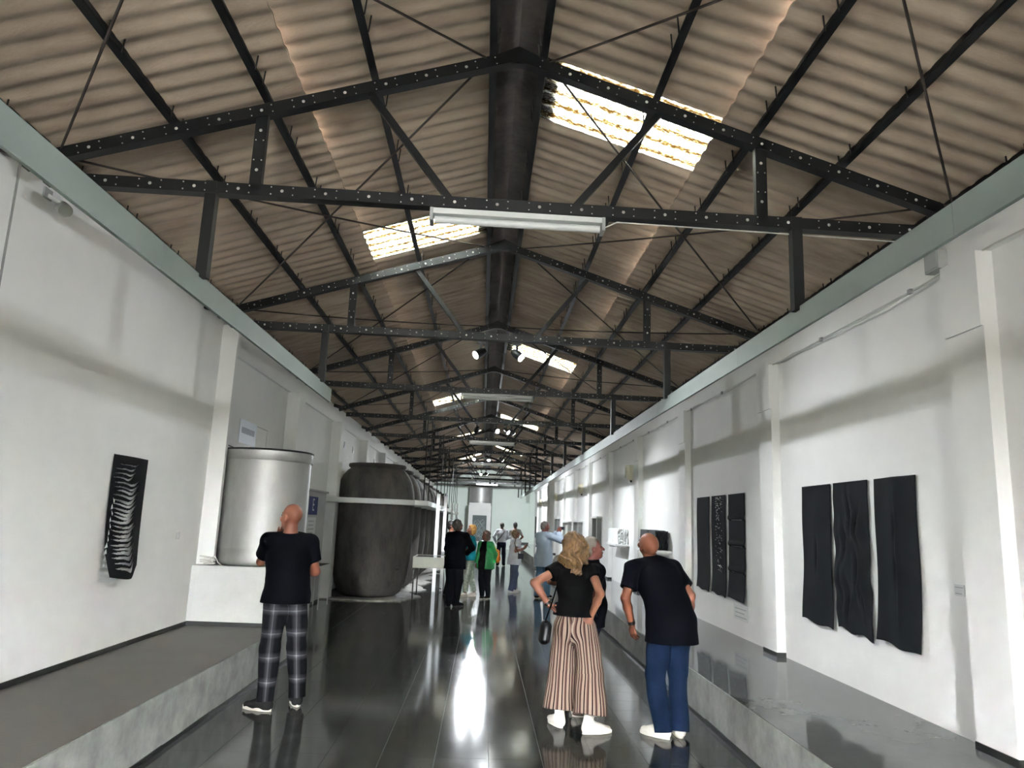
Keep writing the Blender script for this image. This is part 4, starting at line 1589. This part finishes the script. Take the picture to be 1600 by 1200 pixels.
        if spec.get('collar') is not None:
            C = Field()
            C.cone(nb - d2 * 0.01 * S, nb + d2 * 0.055 * S - fw * 0.004, nr * 1.12 + 0.016 * S, nr * 1.0 + 0.014 * S, rt, 0.01, flat=True)
            C.cut.append((nrm(d2 - fw * 0.1), float(np.dot(nb + d2 * 0.052 * S, nrm(d2 - fw * 0.1)))))
            field_mesh('collar', C, vox, spec['mat'] if spec['collar'] is True else spec['collar'], o)
        return o

    if top:
        upper(top, top.get('name', 'shirt'))
    if jacket:
        upper(jacket, 'jacket')
    if bottom:
        F = Field()
        th, kw, hw = (v * S for v in bottom.get('w', (0.094, 0.074, 0.066)))
        off = 0.010 * S
        F.cone(P - up * 0.07 * S, waist, (W_['hip'][0] + off, W_['hip'][1] + off), (W_['waist'][0] + off * .6, W_['waist'][1] + off * .6), prt, 0.03)
        for s in (-1, 1):
            F.ell(P - pf * 0.055 * S + prt * s * 0.075 * S - up * 0.05 * S, (0.085 * S * bw + off, 0.085 * S * bw + off, 0.09 * S), k=0.04)
        axes_ = []
        for n in 'LR':
            h0, kn, an, tf_, tr_ = leg[n]
            end = an + nrm(an - kn) * (0.02 * S)
            zb = bottom.get('hem', 0.055)
            tt = (kn[2] - zb) / max(0.05, kn[2] - an[2])
            end = kn + (an - kn) * tt
            F.cone(h0 - up * 0.01, kn, th * bw, kw, k=0.025)
            F.cone(kn, end, kw, hw, k=0.025, flat=True)
            axes_.append((h0, kn, end))
        F.noise = fold_noise(bottom.get('fold', 0.004), 11, 9, loc[0] * 5)
        hem_ = min([t_['hem'] for t_ in (top, jacket) if t_])
        F.cut.append(((0, 0, 1), bottom.get('rise', min(float(waist[2] - 0.01), hem_ + 0.05))))

        def leg_angle(v):
            best = np.full(len(v), 9.0)
            res = np.zeros(len(v))
            for (h0, kn, en) in axes_:
                for a, b in ((h0 + up * 0.15, kn), (kn, en)):
                    ax = b - a
                    t = np.clip(((v - a) @ ax) / ax.dot(ax), 0, 1)
                    q = v - (a + t[:, None] * ax)
                    dd = np.linalg.norm(q, axis=1)
                    an_ = np.arctan2(q @ pf, q @ prt) * 0.11
                    m_ = dd < best
                    best = np.where(m_, dd, best)
                    res = np.where(m_, an_, res)
            return res
        field_mesh('trousers', F, vox, bottom['mat'], body, {'wrap': leg_angle} if bottom.get('wrap') else None)
    if shoes:
        for n in 'LR':
            h0, kn, an, tf_, tr_ = leg[n]
            fx, fy, _ = feet[n][:3]
            fz = feet[n][3] if len(feet[n]) > 3 else 0.0
            g0 = np.array([fx, fy, fz])
            F = Field()
            hp, tp = g0 - tf_ * 0.075 * S + up * 0.045 * S, g0 + tf_ * 0.135 * S + up * 0.036 * S
            F.cone(hp, hp + (tp - hp) * 0.6, (0.040 * S, 0.044 * S), (0.048 * S, 0.036 * S), tr_, 0.02)
            F.cone(hp + (tp - hp) * 0.6, tp, (0.048 * S, 0.036 * S), (0.040 * S, 0.026 * S), tr_, 0.02)
            F.cone(hp + up * 0.01, an + up * shoes.get('top', 0.0), 0.045 * S, 0.046 * S, k=0.03, flat=True)
            F.cone(an - up * 0.005, hp + (tp - hp) * 0.72, 0.046 * S, (0.044 * S, 0.034 * S), tr_, 0.02)
            F.cut.append(((0, 0, -1), -(fz + 0.016)))
            so = field_mesh('shoe', F, vox, shoes['mat'], body)
            pts = []
            for q in range(28):
                a_ = 2 * math.pi * q / 28
                ly = math.cos(a_)
                lx = math.sin(a_) * (0.050 if ly > 0 else 0.043)
                pts.append(g0 + tf_ * (0.030 + ly * 0.148) * S + tr_ * lx * S * (1.0 - 0.15 * max(0, ly) ** 4))
            MB().prism([(p[0], p[1]) for p in pts], fz + 0.002, fz + shoes.get('sole_h', 0.022)).build('sole', shoes['sole'], so)
    if hair:
        F = Field()
        st = hair['style']
        if st in ('short', 'bob'):
            t_ = hair.get('t', 0.010) * S
            F.ell(L_(0, -0.016, 0.034), (0.077 * S + t_, 0.096 * S + t_, 0.090 * S + t_), k=0.02, **A)
            F.ell(L_(0, -0.055, -0.02), (0.064 * S + t_, 0.050 * S + t_, 0.070 * S + t_), k=0.02, **A)
            if st == 'bob':
                for s in (-1, 1):
                    F.ell(L_(s * 0.062, -0.01, -0.02), (0.035 * S, 0.065 * S, 0.085 * S), k=0.03, **A)
                F.ell(L_(0, -0.06, -0.05), (0.08 * S, 0.05 * S, 0.06 * S), k=0.03, **A)
            n_ = hfw * 0.93 - hup * 0.37
            F.cut.append((nrm(n_), float(np.dot(L_(0, hair.get('line', 0.058), 0.05), nrm(n_)))))
            F.noise = fold_noise(hair.get('rough', 0.003), 60, 70, 1.0)
        elif st == 'long':
            sw_ = hair.get('sweep', 0.0)
            F.ell(L_(0, -0.016, 0.036), (0.092 * S, 0.112 * S, 0.104 * S), k=0.03, **A)
            F.cone(L_(0.0, -0.05, 0.03), L_(0.0, -0.085, -0.13), (0.105 * S, 0.075 * S), (0.135 * S, 0.07 * S), hrt, 0.04)
            F.cone(L_(0.0, -0.085, -0.13), L_(sw_, -0.095, -0.235), (0.130 * S, 0.066 * S), (0.060 * S, 0.035 * S), hrt, 0.04)
            for s in (-1, 1):
                F.cone(L_(s * 0.075, 0.0, 0.04), L_(s * 0.105, -0.01, -0.13), (0.032 * S, 0.06 * S), (0.036 * S, 0.05 * S), hrt, 0.03)
                F.cone(L_(s * 0.085, -0.08, -0.1), L_(s * 0.08 + sw_, -0.085, -0.24), 0.04 * S, 0.018 * S, hrt, 0.03)
            n_ = hfw * 0.95 - hup * 0.3
            F.cut.append((nrm(n_), float(np.dot(L_(0, 0.070, 0.03), nrm(n_)))))

            def curls(Pt):
                x, y, z = Pt[..., 0], Pt[..., 1], Pt[..., 2]
                xw = x + 0.022 * np.sin(31 * z + 9 * y) + 0.008 * np.sin(73 * z + 40 * x)
                return 0.008 * np.sin(120 * xw + 40 * y) * (0.6 + 0.4 * np.sin(27 * z + 50 * x)) + 0.011 * np.sin(33 * z + 41 * xw + 25 * y) + 0.004 * np.sin(210 * xw + 60 * y)
            F.noise = curls
        field_mesh('hair', F, min(vox, 0.006), hair['mat'], body)
    for (n, t_, r_, ln, m_) in bands:      # watch straps and bracelets round a wrist
        s0, el, wr, hd, pn = arm[n]
        c_ = wr - (wr - el) * t_
        ax = nrm(wr - el)
        MB().tube([c_ - ax * ln / 2, c_ + ax * ln / 2], r_, 14).build('wrist_band', m_, body, smooth=True)
    tag(body, label, 'person', group)
    body['_'] = 0
    del body['_']
    return body, dict(arm=arm, leg=leg, nb=nb, HC=HC, chest=chest, waist=waist, P=P, shs=shs, loc=np.array([loc[0], loc[1], 0.0]), fw=fw, rt=rt, S=S)
# ------------------------------------------------------------------ cloth patterns
def pattern_mat(name, kind):
    m = bpy.data.materials.new(name)
    m.use_nodes = True
    nt = m.node_tree
    b = nt.nodes['Principled BSDF']
    b.inputs['Roughness'].default_value = 0.85
    b.inputs['Specular IOR Level'].default_value = 0.1
    N, Lk = nt.nodes.new, nt.links.new

    def math_(op, a, bb=None):
        n = N('ShaderNodeMath'); n.operation = op
        for i, v in enumerate((a, bb)):
            if v is None:
                continue
            if isinstance(v, (int, float)):
                n.inputs[i].default_value = v
            else:
                Lk(v, n.inputs[i])
        return n.outputs[0]

    if kind == 'stripe':
        at = N('ShaderNodeAttribute'); at.attribute_name = 'wrap'
        v = math_('FRACT', math_('MULTIPLY', at.outputs['Fac'], 1 / 0.056))
        rp = N('ShaderNodeValToRGB'); rp.color_ramp.interpolation = 'CONSTANT'
        e = rp.color_ramp.elements
        e[0].position, e[0].color = 0.0, (*lin((150, 131, 116)), 1)
        e[1].position, e[1].color = 0.34, (*lin((46, 30, 31)), 1)
        for p_, c_ in ((0.52, (158, 140, 126)), (0.66, (118, 94, 82)), (0.80, (72, 50, 48))):
            q = e.new(p_); q.color = (*lin(c_), 1)
        Lk(v, rp.inputs[0]); Lk(rp.outputs[0], b.inputs['Base Color'])
    elif kind == 'plaid':
        tc = N('ShaderNodeTexCoord'); sp = N('ShaderNodeSeparateXYZ')
        Lk(tc.outputs['Object'], sp.inputs[0])
        at = N('ShaderNodeAttribute'); at.attribute_name = 'wrap'
        bands = []
        for src, per, off in ((sp.outputs['Z'], 0.205, 0.30), (at.outputs['Fac'], 0.21, 0.30)):
            fr = math_('FRACT', math_('ADD', math_('MULTIPLY', src, 1 / per), off))
            rp = N('ShaderNodeValToRGB')
            e = rp.color_ramp.elements
            e[0].position, e[0].color = 0.0, (0.0, 0.0, 0.0, 1)
            e[1].position, e[1].color = 1.0, (0.0, 0.0, 0.0, 1)
            for p_, g in ((0.30, 0.02), (0.40, 0.25), (0.47, 0.42), (0.525, 0.8), (0.54, 0.32), (0.64, 0.22), (0.74, 0.02)):
                q = e.new(p_); q.color = (g, g, g, 1)
            Lk(fr, rp.inputs[0])
            bands.append(rp.outputs[0])
        s = math_('ADD', math_('MULTIPLY', bands[0], 0.5), math_('MULTIPLY', bands[1], 0.5))
        cr = N('ShaderNodeValToRGB')
        e = cr.color_ramp.elements
        e[0].position, e[0].color = 0.02, (*lin((12, 12, 16)), 1)
        e[1].position, e[1].color = 0.85, (*lin((150, 150, 152)), 1)
        q = e.new(0.30); q.color = (*lin((62, 62, 66)), 1)
        Lk(s, cr.inputs[0]); Lk(cr.outputs[0], b.inputs['Base Color'])
    return m


NAVY = simple_mat('navy_black_cotton', (5, 6, 11))
NAVYP = simple_mat('dark_navy_polo', (5, 6, 12))
BLKT = simple_mat('black_cotton', (9, 9, 10))
DENIM = mat('blue_denim', (10, 22, 42), 0.85, rgb2=(22, 38, 64), scale=5, bump=0.3, bscale=120, spec=0.1)
DENIM2 = mat('light_denim', (104, 142, 172), 0.85, var=0.15, scale=5)
DENIM3 = mat('grey_blue_denim', (66, 76, 100), 0.85, var=0.15, scale=5)
SUIT = simple_mat('black_suit_cloth', (4, 5, 9))
TEAL = simple_mat('teal_blouse', (30, 150, 172))
OLIVE = mat('pale_green_print', (128, 142, 124), 0.85, rgb2=(196, 204, 190), scale=22)
GREEN = mat('green_jacket_cloth', (16, 120, 58), 0.4, rgb2=(30, 150, 74), scale=8)
WHT = simple_mat('white_cotton', (206, 208, 214))
LBLUE = simple_mat('pale_blue_shirt', (176, 190, 206))
LWHITE = simple_mat('white_shirt', (206, 208, 216))
BROWNJ = simple_mat('grey_brown_top', (150, 146, 144))
DKNAVY = simple_mat('dark_navy_trousers', (24, 26, 42))
BLKTR = simple_mat('black_trousers', (13, 14, 17))
SHW = simple_mat('white_canvas', (226, 220, 212))
SHB = simple_mat('black_leather', (18, 18, 19))
SHG = simple_mat('dark_grey_suede', (34, 33, 33))
SOLW = mat('white_rubber', (228, 222, 210), 0.6)
SOLB = mat('black_rubber', (15, 15, 15), 0.6)
BLOND = mat('dark_blond_hair', (72, 50, 32), 0.5, rgb2=(140, 108, 70), scale=16, stretch=(3, 3, 0.7), bump=0.5, bscale=60)
BLOND2 = mat('gold_blond_hair', (190, 140, 70), 0.5, var=0.2, scale=14)
BRNH = mat('brown_grey_hair', (74, 58, 48), 0.6, rgb2=(130, 112, 98), scale=20, bump=0.6, bscale=60)
DKH = mat('dark_hair', (28, 24, 22), 0.5, var=0.2, scale=12)
GRYH = mat('short_grey_hair', (120, 112, 106), 0.7, var=0.15, scale=20)
GRYD = mat('dark_grey_hair', (66, 60, 54), 0.6, var=0.2, scale=20)
LTBR = mat('light_brown_hair', (140, 112, 84), 0.6, var=0.18, scale=20)
STRIPE = pattern_mat('brown_white_stripe', 'stripe')
PLAID = pattern_mat('black_white_plaid', 'plaid')

# ------------------------------------------------------------------ the visitors
VN, VF = 0.0062, 0.0095
person((-1.84, 7.27), 1.83, 12, 'bald man in navy t-shirt and plaid trousers, hand at his chin',
       dict(L=(-0.09, -0.12, 68), R=(0.17, 0.13, 20)),
       dict(L=(-0.15, 0.21, 1.50, (-0.75, -0.15, -1.2), (0.22, -0.05, 0.95), (0.3, -0.9, 0)), R=(0.02, 0.26, 1.19, (1.0, -0.35, -0.35), (-0.9, 0.15, 0.1), (0, -1, 0.1))),
       (58, -8, 0), lean=(-1, -2), hips=8, skin=SKIN2, bulk=1.02, shift=(0.02, 0.02),
       top=dict(mat=NAVY, hem=0.925, sleeve=0.66, off=0.026, flare=0.03, soff=0.03, fold=0.006, name='t_shirt'),
       bottom=dict(mat=PLAID, wrap=True, w=(0.104, 0.088, 0.074), hem=0.075, fold=0.005),
       shoes=dict(mat=SHG, sole=SOLW, sole_h=0.03, top=0.02), vox=VN)
w_, WI = person((0.87, 6.86), 1.67, -14, 'curly blond woman in black top and striped wide trousers, hands on hips',
       dict(L=(-0.13, 0.10, 18), R=(0.17, -0.13, -72)),
       dict(L=(-0.24, -0.02, 1.035, (-1.0, -0.25, 0.25), (0.75, 0.25, -0.55), (0.5, -0.2, 0.6)), R=(0.13, -0.10, 0.965, (0.35, -1.0, 0.0), (-0.25, 0.1, -0.9), (-0.3, 0.9, 0), -1)),
       (-38, 0, 0), lean=(4, -2), hips=-14, female=True, skin=SKIN, bulk=1.0, shift=(0.0, 0.0), drop=0.01,
       top=dict(mat=BLKT, hem=0.955, sleeve=0.36, off=0.018, flare=0.018, soff=0.026, fold=0.004, name='blouse'),
       bottom=dict(mat=STRIPE, wrap=True, w=(0.112, 0.125, 0.158), hem=0.145, fold=0.007, rise=1.0),
       hair=dict(style='long', mat=BLOND, sweep=0.02), shoes=dict(mat=SHW, sole=SOLW, sole_h=0.026, top=0.075),
       bands=(('L', 0.10, 0.034, 0.024, BLACKP),), vox=VN)
person((1.08, 7.42), 1.63, -78, 'grey-haired man in dark polo seen in profile behind the blond woman',
       dict(L=(-0.05, 0.14, -70), R=(-0.06, -0.12, -75)),
       dict(L=(0.05, 0.22, 0.85, (-0.6, 0.4, -0.2)), R=(-0.02, -0.2, 0.84, (-0.7, -0.3, -0.2))),
       (-84, -12, 0), lean=(3, 0), skin=SKIN3, bulk=1.02,
       top=dict(mat=NAVYP, hem=0.80, sleeve=0.7, off=0.020, flare=0.02, belly=True, collar=True, name='polo_shirt'),
       bottom=dict(mat=DKNAVY), hair=dict(style='short', mat=GRYH, t=0.005, line=0.035), shoes=dict(mat=SHW, sole=SOLW), vox=VN)
person((1.05, 8.75), 1.64, -30, 'light-haired woman mostly hidden behind the blond woman',
       dict(L=(-0.08, 0.05, 0), R=(0.09, 0.0, -20)),
       dict(L=(-0.06, 0.28, 1.05, (-0.7, -0.3, -0.4)), R=(0.08, 0.28, 1.05, (0.7, -0.3, -0.4))),
       (-40, -5, 0), female=True, top=dict(mat=BROWNJ, hem=0.85, sleeve=0.6, name='blouse'), bottom=dict(mat=DKNAVY),
       hair=dict(style='bob', mat=LTBR, t=0.018, rough=0.006), shoes=dict(mat=SHB, sole=SOLB), vox=VF)
person((1.66, 6.74), 1.80, 10, 'bald man in dark polo and blue jeans leaning forward on the right',
       dict(L=(-0.08, -0.05, 42), R=(0.12, 0.03, -4)),
       dict(L=(-0.28, 0.10, 0.90, (-0.6, -0.6, 0.2), (0.15, 0.05, -1.0), (0.8, 0.5, 0)), R=(0.20, -0.02, 0.92, (0.7, -0.5, 0.2), (-0.1, 0.1, -1.0), (-0.8, 0.4, 0))),
       (28, -32, -18), lean=(29, -15), hips=6, skin=SKIN2, bulk=1.06, shift=(0.04, -0.05), drop=0.015,
       top=dict(mat=NAVYP, hem=0.775, sleeve=0.72, off=0.028, flare=0.028, soff=0.032, fold=0.005, collar=True, name='polo_shirt'),
       bottom=dict(mat=DENIM, w=(0.104, 0.086, 0.078), hem=0.045, fold=0.007),
       shoes=dict(mat=SHW, sole=SOLW, sole_h=0.026), bands=(('L', 0.08, 0.036, 0.03, BLACKP),), vox=VN)
person((-0.54, 15.85), 1.76, -20, 'man in a black suit bending over the display case',
       dict(L=(-0.09, -0.03, 5), R=(0.09, 0.05, -50)),
       dict(L=(0.02, 0.30, 1.08, (-0.9, -0.3, -0.4)), R=(0.22, 0.22, 1.06, (0.9, -0.3, -0.4))),
       (-48, -18, 0), lean=(7, 2), skin=SKIN2, bulk=1.08,
       jacket=dict(mat=SUIT, hem=0.76, sleeve=1.93, off=0.028, flare=0.03, soff=0.022, collar=True, fold=0.004), bottom=dict(mat=BLKTR, w=(0.106, 0.088, 0.078)),
       hair=dict(style='short', mat=GRYD, t=0.014, rough=0.005), shoes=dict(mat=SHB, sole=SOLB), vox=VF)
person((-0.75, 18.38), 1.72, -90, 'dark-haired man almost hidden behind the man in the suit',
       dict(L=(0.0, 0.1, -90), R=(0.0, -0.1, -80)),
       dict(L=(0.15, 0.22, 0.95, (-0.6, 0.4, -0.3)), R=(0.15, -0.2, 0.95, (-0.6, -0.3, -0.3))),
       (-100, -6, 0), skin=SKIN, top=dict(mat=NAVY, hem=0.85, sleeve=0.6, name='t_shirt'), bottom=dict(mat=BLKTR),
       hair=dict(style='short', mat=DKH, t=0.014), shoes=dict(mat=SHB, sole=SOLB), vox=VF)
person((-0.25, 18.0), 1.64, 100, 'blond woman in teal blouse and pale green trousers',
       dict(L=(-0.13, -0.10, 100), R=(0.08, 0.06, 120)),
       dict(L=(-0.25, -0.18, 1.0, (0.6, -0.5, -0.4)), R=(-0.12, 0.2, 1.02, (0.9, 0.2, -0.4))),
       (110, -8, 0), female=True, top=dict(mat=TEAL, hem=0.84, sleeve=0.45, off=0.026, name='blouse'), bottom=dict(mat=OLIVE, w=(0.105, 0.088, 0.07), hem=0.12),
       hair=dict(style='bob', mat=BLOND2, t=0.02, rough=0.006), shoes=dict(mat=SHW, sole=SOLW), vox=VF)
g_, GI = person((0.11, 17.6), 1.51, 138, 'curly-haired woman in a green jacket over black clothes',
       dict(L=(0.07, 0.02, 150), R=(-0.05, -0.04, 172)),
       dict(L=(0.20, -0.02, 0.80, (0.7, 0.5, -0.1)), R=(-0.20, 0.0, 0.78, (-0.7, 0.4, -0.1))),
       (118, 0, 0), female=True, bulk=1.10, top=dict(mat=BLKT, hem=0.66, sleeve=0.4, off=0.018, flare=0.02, name='top'),
       bottom=dict(mat=BLKTR, w=(0.112, 0.088, 0.066)), hair=dict(style='bob', mat=BRNH, t=0.03, rough=0.011), shoes=dict(mat=SHB, sole=SOLW, sole_h=0.03), vox=VF)
# her open green jacket: two fronts and sleeves, leaving a black gap down the front
F = Field()
S_ = GI['S']
fw_, rt_ = GI['fw'], GI['rt']
up_ = np.array([0, 0, 1.0])
F.cone(np.array([0, 0, 0.64]), GI['waist'], (0.275 * S_, 0.225 * S_), (0.235 * S_, 0.205 * S_), rt_, 0.04)
F.cone(GI['waist'], GI['nb'] - up_ * 0.08 * S_, (0.235 * S_, 0.205 * S_), (0.19 * S_, 0.15 * S_), rt_, 0.04)
for n in 'LR':
    s0, el, wr, hd, pn = GI['arm'][n]
    F.cone(GI['nb'] - up_ * 0.04, s0, 0.10 * S_, 0.092 * S_, rt_, 0.03)
    F.cone(s0, el, 0.092 * S_, 0.072 * S_, k=0.03)
    F.cone(el, el + (wr - el) * 0.9, 0.070 * S_, 0.058 * S_, k=0.03, flat=True)
F.noise = fold_noise(0.007, 14, 10, 2.0)
F.cut.append(((0, 0, -1), -0.68))
F.cut.append((up_, float(GI['nb'][2] + 0.03)))
for q in range(7):                                   # the open front
    c_ = np.array([0, 0, 0.62 + q * 0.115]) + fw_ * 0.23 * S_
    F.ell(c_, (0.13 * S_, 0.20 * S_, 0.5), rt_, fw_, up_, 0.02, op=-1)
field_mesh('jacket', F, VF, GREEN, g_)
p_, PI_ = person((0.86, 19.45), 1.57, -68, 'short-haired woman in a white t-shirt looking at her phone',
       dict(L=(0.05, 0.10, -75), R=(-0.02, -0.10, -80)),
       dict(L=(0.24, 0.06, 1.12, (-0.3, 0.3, -1), (0.7, -0.1, 0.5), (0, -0.5, 0.6)), R=(0.22, -0.12, 1.10, (-0.3, -0.3, -1), (0.7, 0.3, 0.5), (0, 0.6, 0.6))),
       (-82, -22, 0), lean=(4, 0), female=True, bulk=1.08, top=dict(mat=WHT, hem=0.70, sleeve=0.55, off=0.03, flare=0.035, soff=0.03, name='t_shirt'),
       bottom=dict(mat=DENIM3, w=(0.112, 0.092, 0.078)), hair=dict(style='short', mat=LTBR, t=0.016, rough=0.006), shoes=dict(mat=SHW, sole=SOLW), vox=VF)
s_, SI = person((1.52, 18.25), 1.80, -48, 'grey-haired man in a pale blue shirt photographing the wall',
       dict(L=(-0.09, -0.02, -60), R=(0.12, 0.02, -40)),
       dict(L=(0.34, 0.20, 1.57, (-0.1, 0.2, -1), (0.3, 0.2, 0.8), (0.3, -0.6, 0)), R=(0.36, 0.04, 1.56, (0.3, -0.7, -0.8), (0.2, 0.25, 0.8), (-0.2, 0.7, 0))),
       (-66, 2, 0), lean=(-2, 0), skin=SKIN3, bulk=1.06, top=dict(mat=LBLUE, hem=0.74, sleeve=1.92, off=0.034, flare=0.03, soff=0.026, fold=0.008, collar=True, name='shirt'),
       bottom=dict(mat=DENIM2, w=(0.104, 0.088, 0.08)), hair=dict(style='short', mat=GRYH, t=0.004, line=0.02), shoes=dict(mat=SHB, sole=SOLW, sole_h=0.03), vox=VF)
f1, FI1 = person((0.82, 31.0), 1.72, 8, 'far man in a white shirt with a dark strap across his back',
       dict(L=(-0.14, -0.05, 10), R=(0.13, 0.05, -10)),
       dict(L=(-0.24, 0.05, 0.95, (-0.7, -0.4, 0)), R=(0.16, 0.22, 1.05, (0.5, -0.6, 0))),
       (2, 0, 0), skin=SKIN2, top=dict(mat=LWHITE, hem=0.95, sleeve=1.9, off=0.024, name='shirt'), bottom=dict(mat=DKNAVY, w=(0.1, 0.085, 0.07)),
       hair=dict(style='short', mat=GRYD, t=0.008), shoes=dict(mat=SHB, sole=SOLW), vox=0.012)
person((1.38, 31.3), 1.75, -12, 'far person in a grey top standing beside the man with the strap',
       dict(L=(-0.09, 0.0, 0), R=(0.09, 0.03, -20)),
       dict(L=(-0.1, 0.28, 1.08, (-0.7, -0.4, -0.3)), R=(0.2, 0.2, 1.05, (0.8, -0.3, -0.3))),
       (12, 0, 0), skin=SKIN2, top=dict(mat=BROWNJ, hem=0.85, sleeve=0.6, name='t_shirt'), bottom=dict(mat=DKNAVY),
       hair=dict(style='short', mat=DKH, t=0.012), shoes=dict(mat=SHB, sole=SOLW), vox=0.012)

# ------------------------------------------------------------------ things the visitors carry
def strap(path, r, material, parent, name='strap', flat=True):
    return MB().tube(path, r, 8).build(name, material, parent, smooth=True)


bag = empty('shoulder_bag', (0.585, 6.70, 0.72))
F = Field()
F.cone((0, 0, 0.05), (0.01, 0, 0.15), (0.055, 0.10), (0.050, 0.085), (1, 0, 0), 0.03)
F.noise = fold_noise(0.004, 20, 16, 0.5)
field_mesh('bag_body', F, 0.006, mat('black_bag_leather', (17, 18, 24), 0.5, var=0.2, scale=9), bag)
MB().box(-0.004, 0.012, -0.06, 0.06, 0.190, 0.199).build('zip', BLKT, bag)
strap([(0.0, -0.02, 0.19), (0.02, -0.04, 0.26), (0.05, -0.03, 0.34), (0.09, 0.02, 0.46), (0.13, 0.03, 0.58)], 0.007, BLKT, bag)
tag(bag, 'small black shoulder bag hanging at the blond woman\'s left hip', 'bag')
ORG = mat('orange_fabric', (216, 112, 28), 0.7, var=0.15, scale=9)
ob = empty('backpack', (0.385, 17.78, 0.80))
F = Field()
F.cone((0, 0, 0.06), (-0.01, 0, 0.26), (0.06, 0.10), (0.055, 0.085), (1, 0, 0), 0.03)
F.noise = fold_noise(0.005, 16, 14, 0.2)
field_mesh('bag_body', F, 0.009, ORG, ob)
MB().box(0.05, 0.075, -0.06, 0.06, 0.06, 0.16).build('front_pocket', ORG, ob)
strap([(-0.02, -0.05, 0.30), (-0.09, -0.06, 0.42), (-0.15, -0.09, 0.50)], 0.012, mat('yellow_strap', (206, 186, 40), 0.7), ob)
tag(ob, 'orange backpack hanging beside the woman in the green jacket', 'backpack')


def phone(loc, rot_, label):
    t = empty('phone', loc)
    t.rotation_euler = rot_
    MB().box(-0.038, 0.038, -0.005, 0.005, -0.075, 0.075).build('phone_body', BLACKP, t)
    MB().box(-0.034, 0.034, -0.0056, -0.005, -0.068, 0.068).build('screen', mat('phone_screen', (40, 44, 52), 0.1), t)
    tag(t, label, 'phone')


w_l = PI_['arm']['L'][2] + PI_['loc']
w_r = PI_['arm']['R'][2] + PI_['loc']
mid = (w_l + w_r) / 2
phone((mid[0] + 0.10, mid[1], mid[2] + 0.075), (math.radians(-50), 0, math.radians(90)), 'dark phone held by the woman in the white t-shirt')
w_l = SI['arm']['L'][2] + SI['loc']
w_r = SI['arm']['R'][2] + SI['loc']
mid = (w_l + w_r) / 2
phone((mid[0] + 0.10, mid[1] + 0.085, mid[2] + 0.10), (0, math.radians(90), math.radians(-48)), 'dark phone raised by the man in the pale blue shirt')
# cross-body straps
n_ = FI1['nb'] + FI1['loc']
o = strap([(n_[0] + 0.10, n_[1] - 0.02, n_[2] - 0.0), (n_[0] + 0.08, n_[1] - 0.145, n_[2] - 0.10), (n_[0] - 0.05, n_[1] - 0.16, n_[2] - 0.30), (n_[0] - 0.17, n_[1] - 0.13, n_[2] - 0.44)], 0.016, BLACKP, f1, 'bag_strap')
o.location = (-FI1['loc'][0], -FI1['loc'][1], 0)
n_ = PI_['nb'] + PI_['loc']
cb_ = empty('crossbody_bag', (n_[0] + 0.12, n_[1] - 0.34, 0.86))
MB().box(-0.07, 0.07, -0.035, 0.035, 0, 0.13).build('bag_body', simple_mat('grey_bag', (70, 72, 80)), cb_)
strap([(-0.05, 0, 0.13), (-0.12, 0.04, 0.25), (-0.16, 0.09, 0.38), (-0.13, 0.14, 0.50)], 0.009, BLACKP, cb_)
tag(cb_, 'small grey bag slung on the woman in the white t-shirt', 'bag')
